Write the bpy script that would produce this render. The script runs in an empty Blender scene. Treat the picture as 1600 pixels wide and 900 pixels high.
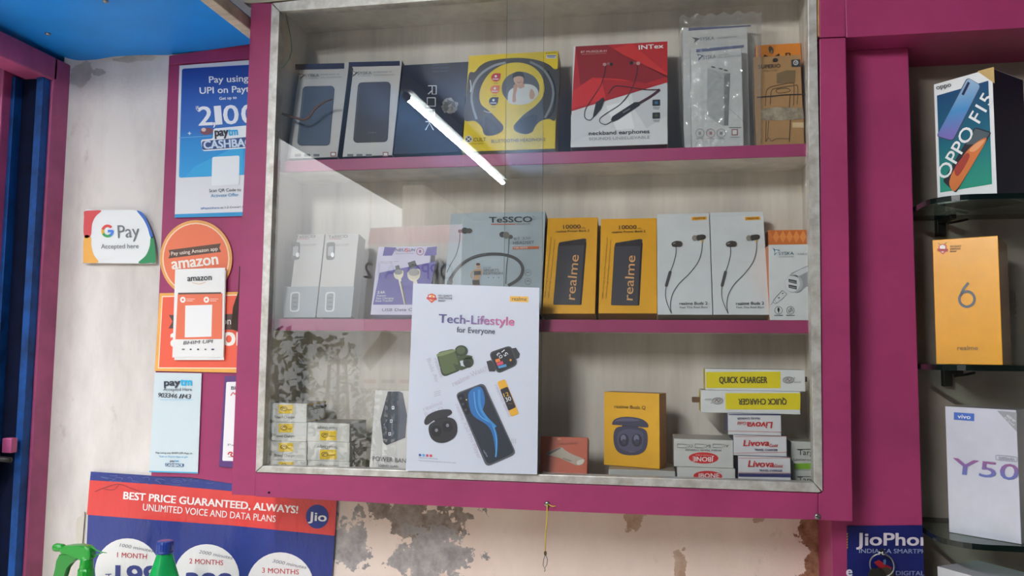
import bpy, bmesh, math, random
from mathutils import Vector, Matrix

random.seed(7)
C = bpy.context
S = C.scene
COL = S.collection

# ------------------------------------------------------------------ camera
F = 1250.0                                   # focal length in pixels of the 1600 px wide frame
YAW, PITCH, ROLL = 0.1737421, 0.07965755, 0.01014594
CAM = Vector((0, 0, 1.5))
fw = Vector((-math.sin(YAW) * math.cos(PITCH), math.cos(YAW) * math.cos(PITCH), math.sin(PITCH)))
r0 = Vector((math.cos(YAW), math.sin(YAW), 0))
u0 = r0.cross(fw)
RT = r0 * math.cos(ROLL) + u0 * math.sin(ROLL)
UP = -r0 * math.sin(ROLL) + u0 * math.cos(ROLL)
cd = bpy.data.cameras.new('camera')
cam = bpy.data.objects.new('camera', cd)
COL.objects.link(cam)
cd.sensor_width = 36
cd.lens = 36 * F / 1600
cd.clip_start = 0.02
mw = Matrix((RT, UP, -fw)).transposed().to_4x4()
mw.translation = CAM
cam.matrix_world = mw
S.camera = cam

# ------------------------------------------------------------------ light and exposure
S.view_settings.view_transform = 'Standard'
S.view_settings.look = 'None'
S.view_settings.gamma = 1
S.view_settings.use_curve_mapping = False
S.view_settings.exposure = 1.05
S.cycles.use_denoising = True
S.cycles.max_bounces = 10
S.cycles.diffuse_bounces = 5
S.cycles.transparent_max_bounces = 32
S.cycles.caustics_reflective = False
S.cycles.caustics_refractive = False
S.cycles.sample_clamp_indirect = 6

W = bpy.data.worlds.new('sky')
S.world = W
W.use_nodes = True
nt = W.node_tree
bg = nt.nodes['Background']
tc = nt.nodes.new('ShaderNodeTexCoord')
sp = nt.nodes.new('ShaderNodeSeparateXYZ')
cr = nt.nodes.new('ShaderNodeValToRGB')
nt.links.new(tc.outputs['Generated'], sp.inputs[0])
nt.links.new(sp.outputs['Z'], cr.inputs[0])
nt.links.new(cr.outputs[0], bg.inputs[0])
cr.color_ramp.elements[0].position = 0.0
cr.color_ramp.elements[0].color = (0.25, 0.26, 0.27, 1)
cr.color_ramp.elements[1].position = 0.30
cr.color_ramp.elements[1].color = (0.97, 0.98, 1.0, 1)
bg.inputs[1].default_value = 2.8

# daylight portal in the open shop front on the left (guides sampling only)
pl = bpy.data.lights.new('daylight_portal', 'AREA')
pl.shape = 'RECTANGLE'
pl.size, pl.size_y = 3.6, 2.2
pl.cycles.is_portal = True
po = bpy.data.objects.new('daylight_portal', pl)
COL.objects.link(po)
po.location = (-1.33, -0.55, 1.1)
po.rotation_euler = (0, -math.pi / 2, 0)

# ------------------------------------------------------------------ helpers
def lin(c):
    c = c / 255.0
    return c / 12.92 if c <= 0.04045 else ((c + 0.055) / 1.055) ** 2.4

def rgb(c):
    return (lin(c[0]), lin(c[1]), lin(c[2]), 1)

def ray(px, py):
    return RT * ((px - 800) / F) - UP * ((py - 450) / F) + fw

def at(px, py, Y):
    d = ray(px, py)
    return CAM + d * (Y / d.y)

def atz(px, py, Z):
    d = ray(px, py)
    return CAM + d * ((Z - CAM.z) / d.z)

MATS = {}

def mat(name, c, rough=0.5, metal=0.0, var=0.0, scale=30, bump=0.0, spec=0.5, coat=0.0, streak=None, c2=None, bdist=0.002):
    """principled surface with optional noise wear (position based, so it stays put)"""
    if name in MATS:
        return MATS[name]
    m = bpy.data.materials.new(name)
    m.use_nodes = True
    n = m.node_tree.nodes
    l = m.node_tree.links
    b = n['Principled BSDF']
    b.inputs['Base Color'].default_value = rgb(c)
    b.inputs['Roughness'].default_value = rough
    b.inputs['Metallic'].default_value = metal
    b.inputs['Specular IOR Level'].default_value = spec
    b.inputs['Coat Weight'].default_value = coat
    b.inputs['Coat Roughness'].default_value = 0.08
    if var or bump:
        g = n.new('ShaderNodeNewGeometry')
        mp = n.new('ShaderNodeMapping')
        if streak:
            mp.inputs['Scale'].default_value = streak
        nz = n.new('ShaderNodeTexNoise')
        nz.inputs['Scale'].default_value = scale
        nz.inputs['Detail'].default_value = 7
        nz.inputs['Roughness'].default_value = 0.62
        l.new(g.outputs['Position'], mp.inputs[0])
        l.new(mp.outputs[0], nz.inputs['Vector'])
        if var:
            rp = n.new('ShaderNodeValToRGB')
            k = c2 or [max(0, v * (1 - var)) for v in c]
            rp.color_ramp.elements[0].position = 0.33
            rp.color_ramp.elements[0].color = rgb(k)
            rp.color_ramp.elements[1].position = 0.62
            rp.color_ramp.elements[1].color = rgb(c)
            l.new(nz.outputs[0], rp.inputs[0])
            l.new(rp.outputs[0], b.inputs['Base Color'])
        if bump:
            bp = n.new('ShaderNodeBump')
            bp.inputs['Strength'].default_value = bump
            bp.inputs['Distance'].default_value = bdist
            l.new(nz.outputs[0], bp.inputs['Height'])
            l.new(bp.outputs[0], b.inputs['Normal'])
    MATS[name] = m
    return m

def ink(c, rough=0.45):
    """printed ink of one colour"""
    c = tuple(int(v) for v in c)
    return mat('ink_%02x%02x%02x' % c, c, rough)

def ramp_mat(name, axis, a, b, stops, rough=0.4):
    """a print that changes colour along one axis between two positions"""
    m = bpy.data.materials.new(name)
    m.use_nodes = True
    n, l = m.node_tree.nodes, m.node_tree.links
    g = n.new('ShaderNodeNewGeometry')
    s = n.new('ShaderNodeSeparateXYZ')
    mr = n.new('ShaderNodeMapRange')
    mr.inputs['From Min'].default_value = a
    mr.inputs['From Max'].default_value = b
    rp = n.new('ShaderNodeValToRGB')
    e = rp.color_ramp.elements
    e[0].position, e[0].color = stops[0][0], rgb(stops[0][1])
    e[1].position, e[1].color = stops[-1][0], rgb(stops[-1][1])
    for p, c in stops[1:-1]:
        k = e.new(p)
        k.color = rgb(c)
    l.new(g.outputs['Position'], s.inputs[0])
    l.new(s.outputs[axis], mr.inputs['Value'])
    l.new(mr.outputs[0], rp.inputs[0])
    l.new(rp.outputs[0], n['Principled BSDF'].inputs['Base Color'])
    n['Principled BSDF'].inputs['Roughness'].default_value = rough
    return m

def glass_mat(name, tint=(1, 1, 1), ior=1.5, rough=0.0, haze=0.0, bump=0.0, hazecol=(0.8, 0.8, 0.8)):
    """clear pane: transparent body, Fresnel mirror surface, optional dust"""
    m = bpy.data.materials.new(name)
    m.use_nodes = True
    n, l = m.node_tree.nodes, m.node_tree.links
    n.remove(n['Principled BSDF'])
    out = n['Material Output']
    t = n.new('ShaderNodeBsdfTransparent')
    t.inputs[0].default_value = (*tint, 1)
    g = n.new('ShaderNodeBsdfGlossy')
    g.inputs['Roughness'].default_value = rough
    ge0 = n.new('ShaderNodeNewGeometry')
    dt = n.new('ShaderNodeVectorMath')
    dt.operation = 'DOT_PRODUCT'
    l.new(ge0.outputs['Normal'], dt.inputs[0])
    l.new(ge0.outputs['Incoming'], dt.inputs[1])
    def math_(op, a, v):
        k = n.new('ShaderNodeMath')
        k.operation = op
        if op == 'SUBTRACT':
            k.inputs[0].default_value = v
            l.new(a, k.inputs[1])
        else:
            l.new(a, k.inputs[0])
            k.inputs[1].default_value = v
        return k.outputs[0]
    f0 = ((ior - 1) / (ior + 1)) ** 2
    k = math_('ABSOLUTE', dt.outputs['Value'], 0)       # Schlick reflectance, the same from both sides
    k = math_('POWER', math_('SUBTRACT', k, 1.0), 5.0)
    k = math_('ADD', math_('MULTIPLY', k, 1 - f0), f0)
    mx = n.new('ShaderNodeMixShader')
    l.new(k, mx.inputs[0])
    l.new(t.outputs[0], mx.inputs[1])
    l.new(g.outputs[0], mx.inputs[2])
    last = mx
    if haze:
        d = n.new('ShaderNodeBsdfDiffuse')
        d.inputs[0].default_value = (*hazecol, 1)
        m2 = n.new('ShaderNodeMixShader')
        ge = n.new('ShaderNodeNewGeometry')
        nz = n.new('ShaderNodeTexNoise')
        nz.inputs['Scale'].default_value = 9
        nz.inputs['Detail'].default_value = 6
        mm = n.new('ShaderNodeMath')
        mm.operation = 'MULTIPLY'
        mm.inputs[1].default_value = haze * 2
        l.new(ge.outputs['Position'], nz.inputs['Vector'])
        l.new(nz.outputs[0], mm.inputs[0])
        l.new(mm.outputs[0], m2.inputs[0])
        l.new(mx.outputs[0], m2.inputs[1])
        l.new(d.outputs[0], m2.inputs[2])
        last = m2
    if bump:
        ge = n.new('ShaderNodeNewGeometry')
        nz = n.new('ShaderNodeTexNoise')
        nz.inputs['Scale'].default_value = 38
        nz.inputs['Detail'].default_value = 3
        bp = n.new('ShaderNodeBump')
        bp.inputs['Strength'].default_value = bump
        bp.inputs['Distance'].default_value = 0.01
        l.new(ge.outputs['Position'], nz.inputs['Vector'])
        l.new(nz.outputs[0], bp.inputs['Height'])
        l.new(bp.outputs[0], g.inputs['Normal'])
    l.new(last.outputs[0], out.inputs[0])
    return m

def tag(o, label=None, cat=None, group=None, kind=None):
    if label: o['label'] = label
    if cat: o['category'] = cat
    if group: o['group'] = group
    if kind: o['kind'] = kind
    return o

def empty(name, loc=(0, 0, 0)):
    o = bpy.data.objects.new(name, None)
    o.empty_display_size = 0.05
    COL.objects.link(o)
    o.location = loc
    return o

def link(name, bm, mats, parent=None, origin=None, smooth=False):
    """bm holds world coordinates; the object gets its own origin"""
    o0 = Vector(origin) if origin is not None else (Vector(parent.location) if parent and parent.parent is None else Vector((0, 0, 0)))
    if parent is not None:
        o0 = wloc(parent) if origin is None else Vector(origin)
    bmesh.ops.translate(bm, verts=bm.verts, vec=-o0)
    me = bpy.data.meshes.new(name)
    bm.normal_update()
    bm.to_mesh(me)
    bm.free()
    if not isinstance(mats, (list, tuple)):
        mats = [mats]
    for m in mats:
        me.materials.append(m)
    if smooth:
        for p in me.polygons:
            p.use_smooth = True
    o = bpy.data.objects.new(name, me)
    COL.objects.link(o)
    if parent is not None:
        o.parent = parent
        o.location = o0 - wloc(parent)
    else:
        o.location = o0
    return o

def wloc(o):
    v = Vector(o.location)
    while o.parent is not None:
        o = o.parent
        v = v + Vector(o.location)
    return v

def add_box(bm, a, b, mi=0, bevel=0.0):
    """axis aligned box between two corners"""
    x0, y0, z0 = a
    x1, y1, z1 = b
    vs = [bm.verts.new(p) for p in ((x0, y0, z0), (x1, y0, z0), (x1, y1, z0), (x0, y1, z0),
                                    (x0, y0, z1), (x1, y0, z1), (x1, y1, z1), (x0, y1, z1))]
    fs = [bm.faces.new([vs[i] for i in f]) for f in ((0, 3, 2, 1), (4, 5, 6, 7), (0, 1, 5, 4), (1, 2, 6, 5), (2, 3, 7, 6), (3, 0, 4, 7))]
    for f in fs: f.material_index = mi
    if bevel:
        bmesh.ops.bevel(bm, geom=list({e for f in fs for e in f.edges}), offset=bevel, segments=2, affect='EDGES', profile=0.6)
    return fs

def add_prism(bm, front, back, mi=0, bevel=0.0):
    n = len(front)
    a = [bm.verts.new(p) for p in front]
    b = [bm.verts.new(p) for p in back]
    fs = [bm.faces.new(a), bm.faces.new(b[::-1])]
    for i in range(n):
        j = (i + 1) % n
        fs.append(bm.faces.new((a[j], a[i], b[i], b[j])))
    for f in fs: f.material_index = mi
    if bevel:
        bmesh.ops.bevel(bm, geom=list({e for f in fs for e in f.edges}), offset=bevel, segments=2, affect='EDGES', profile=0.6)
    bmesh.ops.recalc_face_normals(bm, faces=bm.faces)
    return fs

def board(bm, px, Y0, Y1, mi=0, bevel=0.0015):
    """a board whose front outline was measured on the plane Y0"""
    f = [at(x, y, Y0) for x, y in px]
    return add_prism(bm, f, [Vector((p.x, Y1, p.z)) for p in f], mi, bevel)

def tube(bm, pts, r, seg=10, mi=0, cap=True):
    """round tube through 3-D points; r number or list"""
    pts = [Vector(p) for p in pts]
    rs = r if isinstance(r, (list, tuple)) else [r] * len(pts)
    rings = []
    nrm = None
    for i, p in enumerate(pts):
        d = (pts[min(i + 1, len(pts) - 1)] - pts[max(i - 1, 0)]).normalized()
        if nrm is None:
            nrm = d.orthogonal().normalized()
        nrm = (nrm - d * nrm.dot(d)).normalized()
        bi = d.cross(nrm)
        rings.append([bm.verts.new(p + (nrm * math.cos(k * 2 * math.pi / seg) + bi * math.sin(k * 2 * math.pi / seg)) * rs[i]) for k in range(seg)])
    for a, b in zip(rings, rings[1:]):
        for k in range(seg):
            f = bm.faces.new((a[k], a[(k + 1) % seg], b[(k + 1) % seg], b[k]))
            f.material_index = mi
    if cap:
        for rg in (rings[0][::-1], rings[-1]):
            f = bm.faces.new(rg)
            f.material_index = mi

def lathe(bm, cx, cy, prof, seg=32, mi=0, ridge=0.0):
    rings = []
    for r, z in prof:
        rings.append([bm.verts.new((cx + r * (1 + (ridge if k % 2 else 0)) * math.cos(2 * math.pi * k / seg), cy + r * (1 + (ridge if k % 2 else 0)) * math.sin(2 * math.pi * k / seg), z)) for k in range(seg)])
    for a, b in zip(rings, rings[1:]):
        for k in range(seg):
            f = bm.faces.new((a[k], a[(k + 1) % seg], b[(k + 1) % seg], b[k]))
            f.material_index = mi
    for rg in (rings[0][::-1], rings[-1]):
        f = bm.faces.new(rg)
        f.material_index = mi

def smooth(pts, n=8, closed=False):
    """Catmull-Rom through 2-D points"""
    P = [Vector((p[0], p[1])) for p in pts]
    out = []
    m = len(P)
    for i in range(m if closed else m - 1):
        if closed:
            a, b, c, d = P[i - 1], P[i], P[(i + 1) % m], P[(i + 2) % m]
        else:
            a, b, c, d = P[max(i - 1, 0)], P[i], P[i + 1], P[min(i + 2, m - 1)]
        for k in range(n):
            t = k / n
            out.append(0.5 * ((2 * b) + (c - a) * t + (2 * a - 5 * b + 4 * c - d) * t * t + (3 * b - a - 3 * c + d) * t ** 3))
    if not closed: out.append(P[-1])
    return [(p.x, p.y) for p in out]

TXT = {}

def text_tris(s):
    k = s
    if k not in TXT:
        cu = bpy.data.curves.new('t', 'FONT')
        cu.body = s
        cu.size = 1
        cu.resolution_u = 3
        o = bpy.data.objects.new('t', cu)
        COL.objects.link(o)
        dg = C.evaluated_depsgraph_get()
        ev = o.evaluated_get(dg)
        me = ev.to_mesh()
        vs = [(v.co.x, v.co.y) for v in me.vertices]
        ps = [tuple(p.vertices) for p in me.polygons]
        ev.to_mesh_clear()
        bpy.data.objects.remove(o)
        bpy.data.curves.remove(cu)
        TXT[k] = (vs, ps)
    return TXT[k]

CAPH = max(v[1] for v in text_tris('H')[0])

class Face:
    def __init__(s, O, N):
        s.O, s.N = Vector(O), Vector(N).normalized()
    def p(s, px, py, lift=0.0):
        d = ray(px, py)
        t = (s.O - CAM).dot(s.N) / d.dot(s.N)
        return CAM + d * t + s.N * lift

class Art:
    """flat printing on one face of a thing; coordinates measured in a magnified view (x0, y0, scale)"""
    def __init__(s, root, face, x0=0, y0=0, sc=1.0, clip=None):
        s.root, s.face, s.x0, s.y0, s.sc, s.clip = root, face, x0, y0, sc, clip
        s.parts = {}
        s.cur = None
        s.order = []
    def part(s, name, label=None):
        s.base = name
        if name not in s.parts:
            s.parts[name] = (bmesh.new(), [], label)
            s.order.append(name)
        s.cur = name
        return s
    def new(s, name, label=None):
        """start another piece of the same name"""
        k = name + '|%d' % len(s.order)
        s.parts[k] = (bmesh.new(), [], label)
        s.order.append(k)
        s.cur = k
        return s
    def _m(s, m):
        L = s.parts[s.cur][1]
        if isinstance(m, tuple): m = ink(m)
        if m not in L: L.append(m)
        return L.index(m)
    def _v(s, x, y, ly):
        return s.face.p(s.x0 + x / s.sc, s.y0 + y / s.sc, 0.00025 + 0.0002 * ly)
    def poly(s, m, pts, ly=1):
        bm = s.parts[s.cur][0]
        mi = s._m(m)
        try:
            f = bm.faces.new([bm.verts.new(s._v(x, y, ly)) for x, y in pts])
        except ValueError:
            return
        f.normal_update()
        if f.normal.dot(s.face.N) < 0: f.normal_flip()
        f.material_index = mi
    def rect(s, m, x0, y0, x1, y1, ly=1):
        s.poly(m, [(x0, y0), (x1, y0), (x1, y1), (x0, y1)], ly)
    def rrect(s, m, c, r, ly=1):
        """rounded quadrilateral from four corners"""
        out = []
        n = len(c)
        for i in range(n):
            a, b, d = Vector(c[i - 1]), Vector(c[i]), Vector(c[(i + 1) % n])
            p, q = b + (a - b).normalized() * r, b + (d - b).normalized() * r
            for k in range(6):
                t = k / 5
                v = p * (1 - t) ** 2 + b * 2 * t * (1 - t) + q * t * t
                out.append((v.x, v.y))
        s.poly(m, out, ly)
    def ell(s, m, cx, cy, rx, ry=None, ly=1, rot=0, n=36):
        ry = rx if ry is None else ry
        c, q = math.cos(rot), math.sin(rot)
        s.poly(m, [(cx + rx * math.cos(t) * c - ry * math.sin(t) * q, cy + rx * math.cos(t) * q + ry * math.sin(t) * c) for t in [2 * math.pi * k / n for k in range(n)]], ly)
    def stroke(s, m, pts, w, ly=2, sm=True, closed=False):
        bm = s.parts[s.cur][0]
        mi = s._m(m)
        P = smooth(pts, 8, closed) if sm and len(pts) > 2 else list(pts)
        n = len(P)
        L = []
        for i, (x, y) in enumerate(P):
            if closed:
                a, b = P[i - 1], P[(i + 1) % n]
            else:
                a, b = P[max(i - 1, 0)], P[min(i + 1, n - 1)]
            d = Vector((b[0] - a[0], b[1] - a[1]))
            if d.length < 1e-9: d = Vector((1, 0))
            d.normalize()
            ww = w if not isinstance(w, (list, tuple)) else w[0] + (w[1] - w[0]) * i / max(1, n - 1)
            L.append((bm.verts.new(s._v(x - d.y * ww / 2, y + d.x * ww / 2, ly)), bm.verts.new(s._v(x + d.y * ww / 2, y - d.x * ww / 2, ly))))
        for i in range(n if closed else n - 1):
            a, b = L[i], L[(i + 1) % n]
            f = bm.faces.new((a[0], a[1], b[1], b[0]))
            f.normal_update()
            if f.normal.dot(s.face.N) < 0: f.normal_flip()
            f.material_index = mi
    def ring(s, m, cx, cy, r, w, ly=3, ry=None):
        ry = ry or r
        s.stroke(m, [(cx + r * math.cos(t), cy + ry * math.sin(t)) for t in [2 * math.pi * k / 32 for k in range(32)]], w, ly, sm=False, closed=True)
    def text(s, m, t, x0, y0, x1, y1, h, ly=5, bold=0.0, slant=0.0, mirror=False):
        """baseline from (x0,y0) to (x1,y1), capital height h"""
        vs, ps = text_tris(t)
        if s.base in ('lettering', 'handwriting', 'price_lettering'):
            s.new(s.base)
        bm = s.parts[s.cur][0]
        mi = s._m(m)
        lo = min(v[0] for v in vs)
        hi = max(v[0] for v in vs)
        d = Vector((x1 - x0, y1 - y0))
        un = d.normalized()
        upv = Vector((un.y, -un.x))
        b = max(bold, 0) * 0.9                      # heavier strokes: the same letters laid down slightly apart
        for k, (ox, oy) in enumerate([(0, 0)] if b < 0.003 else [(-b, -b * 0.5), (b, -b * 0.5), (-b, b * 0.5), (b, b * 0.5)]):
            nv = []
            for x, y in vs:
                u = (x - lo) / (hi - lo)
                q = Vector((x0, y0)) + d * u + upv * ((y + oy) / CAPH * h) + un * ((slant * y + ox) / CAPH * abs(h))
                nv.append(bm.verts.new(s._v(q.x, q.y, ly + 0.25 * k)))
            for p in ps:
                f = bm.faces.new([nv[i] for i in p])
                f.normal_update()
                if f.normal.dot(s.face.N) < 0: f.normal_flip()
                f.material_index = mi
    def done(s):
        out = {}
        for name in s.order:
            bm, L, label = s.parts[name]
            if s.clip:
                for co, no in s.clip:
                    bmesh.ops.bisect_plane(bm, geom=bm.verts[:] + bm.edges[:] + bm.faces[:], plane_co=co, plane_no=no, clear_outer=True)
            if not bm.faces:
                bm.free()
                continue
            o = link(name.split('|')[0], bm, L, s.root)
            if label: o['label'] = label
            out[name] = o
        return out

def carton(name, label, cat, bl, br, top, Y, t, zs=None, Yr=None, tilt=None, group=None,
           front=(235, 235, 235), side=None, topc=None, bottom=None, rough=0.45, coat=0.0, h=None, left=None):
    """a cardboard box: front lower corners measured at depth Y (Yr at the right), thickness t, standing on height zs,
    leaning back on its rear lower edge when its front edge is lifted"""
    pl_, pr_ = at(*bl, Y), at(*br, Yr or Y)
    if pl_.x < 0.25:                           # inside the cabinet: between its side panels
        pl_.x, pr_.x = max(pl_.x, xi0 + 0.0006), min(pr_.x, xi1 - 0.0006)
    zb = (pl_.z + pr_.z) / 2
    th = 0.0
    if tilt is not None:
        th = math.radians(tilt)
        if zs is not None: zb = zs + t * math.sin(th)
    elif zs is not None:
        lift = min(max(zb - zs, 0), t * 0.40)
        th = math.asin(lift / t)
        zb = zs + lift
    pl_.z = pr_.z = zb
    e = (pr_ - pl_)
    w = e.length
    e.normalize()
    nh = Vector((e.y, -e.x, 0))
    up = Vector((0, 0, 1)) * math.cos(th) - nh * math.sin(th)
    N = nh * math.cos(th) + Vector((0, 0, 1)) * math.sin(th)
    fc = Face(pl_, N)
    if h is None:
        h = (fc.p(*top) - pl_).dot(up)
    side = side or front
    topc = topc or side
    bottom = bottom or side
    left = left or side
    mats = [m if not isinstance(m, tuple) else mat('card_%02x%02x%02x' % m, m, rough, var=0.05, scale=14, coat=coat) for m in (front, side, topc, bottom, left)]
    bm = bmesh.new()
    f4 = [pl_, pr_, pr_ + up * h, pl_ + up * h]
    b4 = [p - N * t for p in f4]
    a = [bm.verts.new(p) for p in f4]
    b = [bm.verts.new(p) for p in b4]
    for mi, vv in ((0, a), (1, b[::-1]), (1, (a[1], b[1], b[2], a[2])), (4, (b[0], a[0], a[3], b[3])), (2, (a[3], a[2], b[2], b[3])), (3, (b[0], b[1], a[1], a[0]))):
        bm.faces.new(vv).material_index = mi
    bmesh.ops.recalc_face_normals(bm, faces=bm.faces)
    # flap seam: a shallow groove where the tuck flap closes at the top
    bmesh.ops.bevel(bm, geom=bm.edges[:], offset=0.0007, segments=2, affect='EDGES', profile=0.5)
    org = (b4[0] + b4[1]) / 2
    o = link(name, bm, mats, None, org)
    tag(o, label, cat, group)
    o_f = fc
    o_f.e, o_f.up, o_f.h, o_f.w, o_f.t, o_f.BL = e, up, h, w, t, pl_
    o_f.right = Face(pr_, e)
    o_f.leftf = Face(pl_, -e)
    o_f.top = Face(pl_ + up * h, up)
    return o, o_f

WHITE = (238, 240, 240)
DARK = (38, 38, 42)

# ------------------------------------------------------------------ the setting
XL = -1.158           # left wall plane
YW = 1.405            # plaster wall plane
ZC = 2.08             # blue sheet over the front
PINK = mat('pink_enamel', (163, 57, 105), 0.42, var=0.10, scale=9, bump=0.06, spec=0.4)
PINKD = mat('pink_enamel_worn', (172, 76, 122), 0.5, var=0.14, scale=16, bump=0.12)
BLUE = mat('blue_sheet', (8, 150, 250), 0.5, var=0.12, scale=2.5)
BLUEP = mat('blue_gloss_paint', (14, 70, 138), 0.55, var=0.35, scale=22, bump=0.2, spec=0.25)
CREAM = mat('cream_wood', (214, 200, 180), 0.6, var=0.2, scale=25, streak=(0.2, 1, 1))
STEEL = mat('screw_steel', (150, 148, 145), 0.35, metal=0.9)
DKMET = mat('dark_metal', (40, 37, 36), 0.45, metal=0.5)

def plaster():
    m = bpy.data.materials.new('old_plaster')
    m.use_nodes = True
    n, l = m.node_tree.nodes, m.node_tree.links
    b = n['Principled BSDF']
    b.inputs['Roughness'].default_value = 0.85
    g = n.new('ShaderNodeNewGeometry')
    def noise(sc, det=6, stretch=None):
        k = n.new('ShaderNodeTexNoise')
        k.inputs['Scale'].default_value = sc
        k.inputs['Detail'].default_value = det
        k.inputs['Roughness'].default_value = 0.65
        if stretch:
            mp = n.new('ShaderNodeMapping')
            mp.inputs['Scale'].default_value = stretch
            l.new(g.outputs['Position'], mp.inputs[0])
            l.new(mp.outputs[0], k.inputs['Vector'])
        else:
            l.new(g.outputs['Position'], k.inputs['Vector'])
        return k.outputs[0]
    def ramp(src, a, ca, bb, cb):
        k = n.new('ShaderNodeValToRGB')
        k.color_ramp.elements[0].position, k.color_ramp.elements[0].color = a, ca
        k.color_ramp.elements[1].position, k.color_ramp.elements[1].color = bb, cb
        l.new(src, k.inputs[0])
        return k.outputs[0]
    def mix(fac, a, bcol):
        k = n.new('ShaderNodeMix')
        k.data_type = 'RGBA'
        l.new(fac, k.inputs[0])
        for i, v in ((6, a), (7, bcol)):
            if isinstance(v, tuple): k.inputs[i].default_value = v
            else: l.new(v, k.inputs[i])
        return k.outputs[2]
    def mth(op, a, bb):
        k = n.new('ShaderNodeMath')
        k.operation = op
        for i, v in ((0, a), (1, bb)):
            if isinstance(v, (int, float)): k.inputs[i].default_value = v
            else: l.new(v, k.inputs[i])
        return k.outputs[0]
    white = ramp(noise(7, stretch=(1, 1, 0.35)), 0.3, rgb((196, 188, 182)), 0.6, rgb((226, 220, 214)))
    beige = ramp(noise(6, stretch=(1, 1, 0.5)), 0.3, rgb((226, 204, 192)), 0.65, rgb((242, 224, 212)))
    sx = n.new('ShaderNodeSeparateXYZ')
    l.new(g.outputs['Position'], sx.inputs[0])
    right = n.new('ShaderNodeMapRange')
    right.inputs['From Min'].default_value = -0.75
    right.inputs['From Max'].default_value = -0.45
    l.new(sx.outputs[0], right.inputs['Value'])
    col = mix(right.outputs[0], white, beige)
    # stains
    st = ramp(noise(16, 8, (1, 1, 0.6)), 0.62, (0, 0, 0, 1), 0.74, (1, 1, 1, 1))
    col = mix(mth('MULTIPLY', st, 0.5), col, rgb((150, 130, 112)))
    # flaked patches where the paint has come off
    def patch(px, py, rx, rz, c, wob=0.9):
        nonlocal col
        p = at(px, py, YW)
        mp = n.new('ShaderNodeMapping')
        mp.vector_type = 'TEXTURE'
        mp.inputs['Location'].default_value = p
        mp.inputs['Scale'].default_value = (rx, 1, rz)
        l.new(g.outputs['Position'], mp.inputs[0])
        ln = n.new('ShaderNodeVectorMath')
        ln.operation = 'LENGTH'
        l.new(mp.outputs[0], ln.inputs[0])
        d = mth('ADD', ln.outputs['Value'], mth('MULTIPLY', mth('SUBTRACT', noise(20, 8), 0.5), wob * 5))
        f = ramp(d, 0.93, (1, 1, 1, 1), 1.0, (0, 0, 0, 1))
        col = mix(f, col, c)
    grey = ramp(noise(60, 4), 0.35, rgb((128, 114, 106)), 0.65, rgb((166, 154, 146)))
    grey2 = ramp(noise(40, 4), 0.35, rgb((148, 142, 142)), 0.65, rgb((186, 180, 178)))
    patch(655, 815, 0.085, 0.05, grey)
    patch(600, 800, 0.03, 0.02, grey)
    patch(675, 868, 0.075, 0.045, grey2)
    patch(540, 850, 0.05, 0.045, grey2)
    brown = ramp(noise(50, 5), 0.35, rgb((120, 76, 52)), 0.65, rgb((176, 132, 104)))
    patch(1283, 830, 0.03, 0.04, brown)
    patch(1278, 880, 0.03, 0.03, brown)
    soft = ramp(noise(30, 5), 0.35, rgb((178, 146, 124)), 0.65, rgb((206, 180, 160)))
    patch(1062, 885, 0.012, 0.035, soft, 1.1)
    patch(990, 815, 0.012, 0.02, soft, 1.1)
    patch(1185, 812, 0.01, 0.008, soft, 1.1)
    smut = ramp(noise(24, 6), 0.35, rgb((172, 166, 160)), 0.65, rgb((200, 194, 188)))
    patch(126, 122, 0.02, 0.03, smut, 0.8)
    patch(160, 113, 0.02, 0.008, smut, 0.8)
    patch(210, 92, 0.05, 0.006, smut, 0.8)
    l.new(col, b.inputs['Base Color'])
    bp = n.new('ShaderNodeBump')
    bp.inputs['Strength'].default_value = 0.35
    bp.inputs['Distance'].default_value = 0.003
    l.new(noise(35, 8), bp.inputs['Height'])
    l.new(bp.outputs[0], b.inputs['Normal'])
    return m

PLASTER = plaster()
GREYWALL = mat('grey_wall', (176, 170, 162), 0.8, var=0.12, scale=12, bump=0.1)

def struct(name, bm, m, parent=None):
    o = link(name, bm, m, parent)
    if parent is None: o['kind'] = 'structure'
    return o

XR, YB, ZT = 2.1, -2.6, 2.36
bm = bmesh.new(); add_box(bm, (-1.5, YW, 0), (XR + 0.1, YW + 0.15, ZT + 0.1)); struct('wall_back', bm, PLASTER)
bm = bmesh.new(); add_box(bm, (XR, YB, 0), (XR + 0.12, YW, ZT)); struct('wall_right', bm, GREYWALL)
bm = bmesh.new(); add_box(bm, (-1.5, YB - 0.12, 0), (XR + 0.12, YB, ZT)); struct('wall_rear', bm, mat('rear_wall_dark', (92, 86, 80), 0.8, var=0.15, scale=4))
bm = bmesh.new(); add_box(bm, (-1.5, YB, -0.1), (XR, YW, 0)); struct('floor', bm, mat('floor_tile', (206, 200, 190), 0.4, var=0.15, scale=5))
bm = bmesh.new(); add_box(bm, (-1.5, YB, ZT), (XR, YW, ZT + 0.1)); struct('ceiling', bm, mat('ceiling_blue', (34, 78, 118), 0.7, var=0.08))
# rounded plaster corner between the back wall and the left jamb
bm = bmesh.new()
R_ = 0.022
prof = [(XL - 0.01, YW + 0.01), (XL - 0.01, YW - R_)]
prof = [(XL, YW - R_ + 0.0)] + [(XL + R_ - R_ * math.cos(t), YW - R_ + R_ * math.sin(t)) for t in [k * math.pi / 16 for k in range(1, 9)]] + [(XL, YW + 0.005)]
add_prism(bm, [Vector((x, y, 0.0)) for x, y in prof], [Vector((x, y, ZC)) for x, y in prof])
struct('trim_1', bm, PLASTER)
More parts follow.
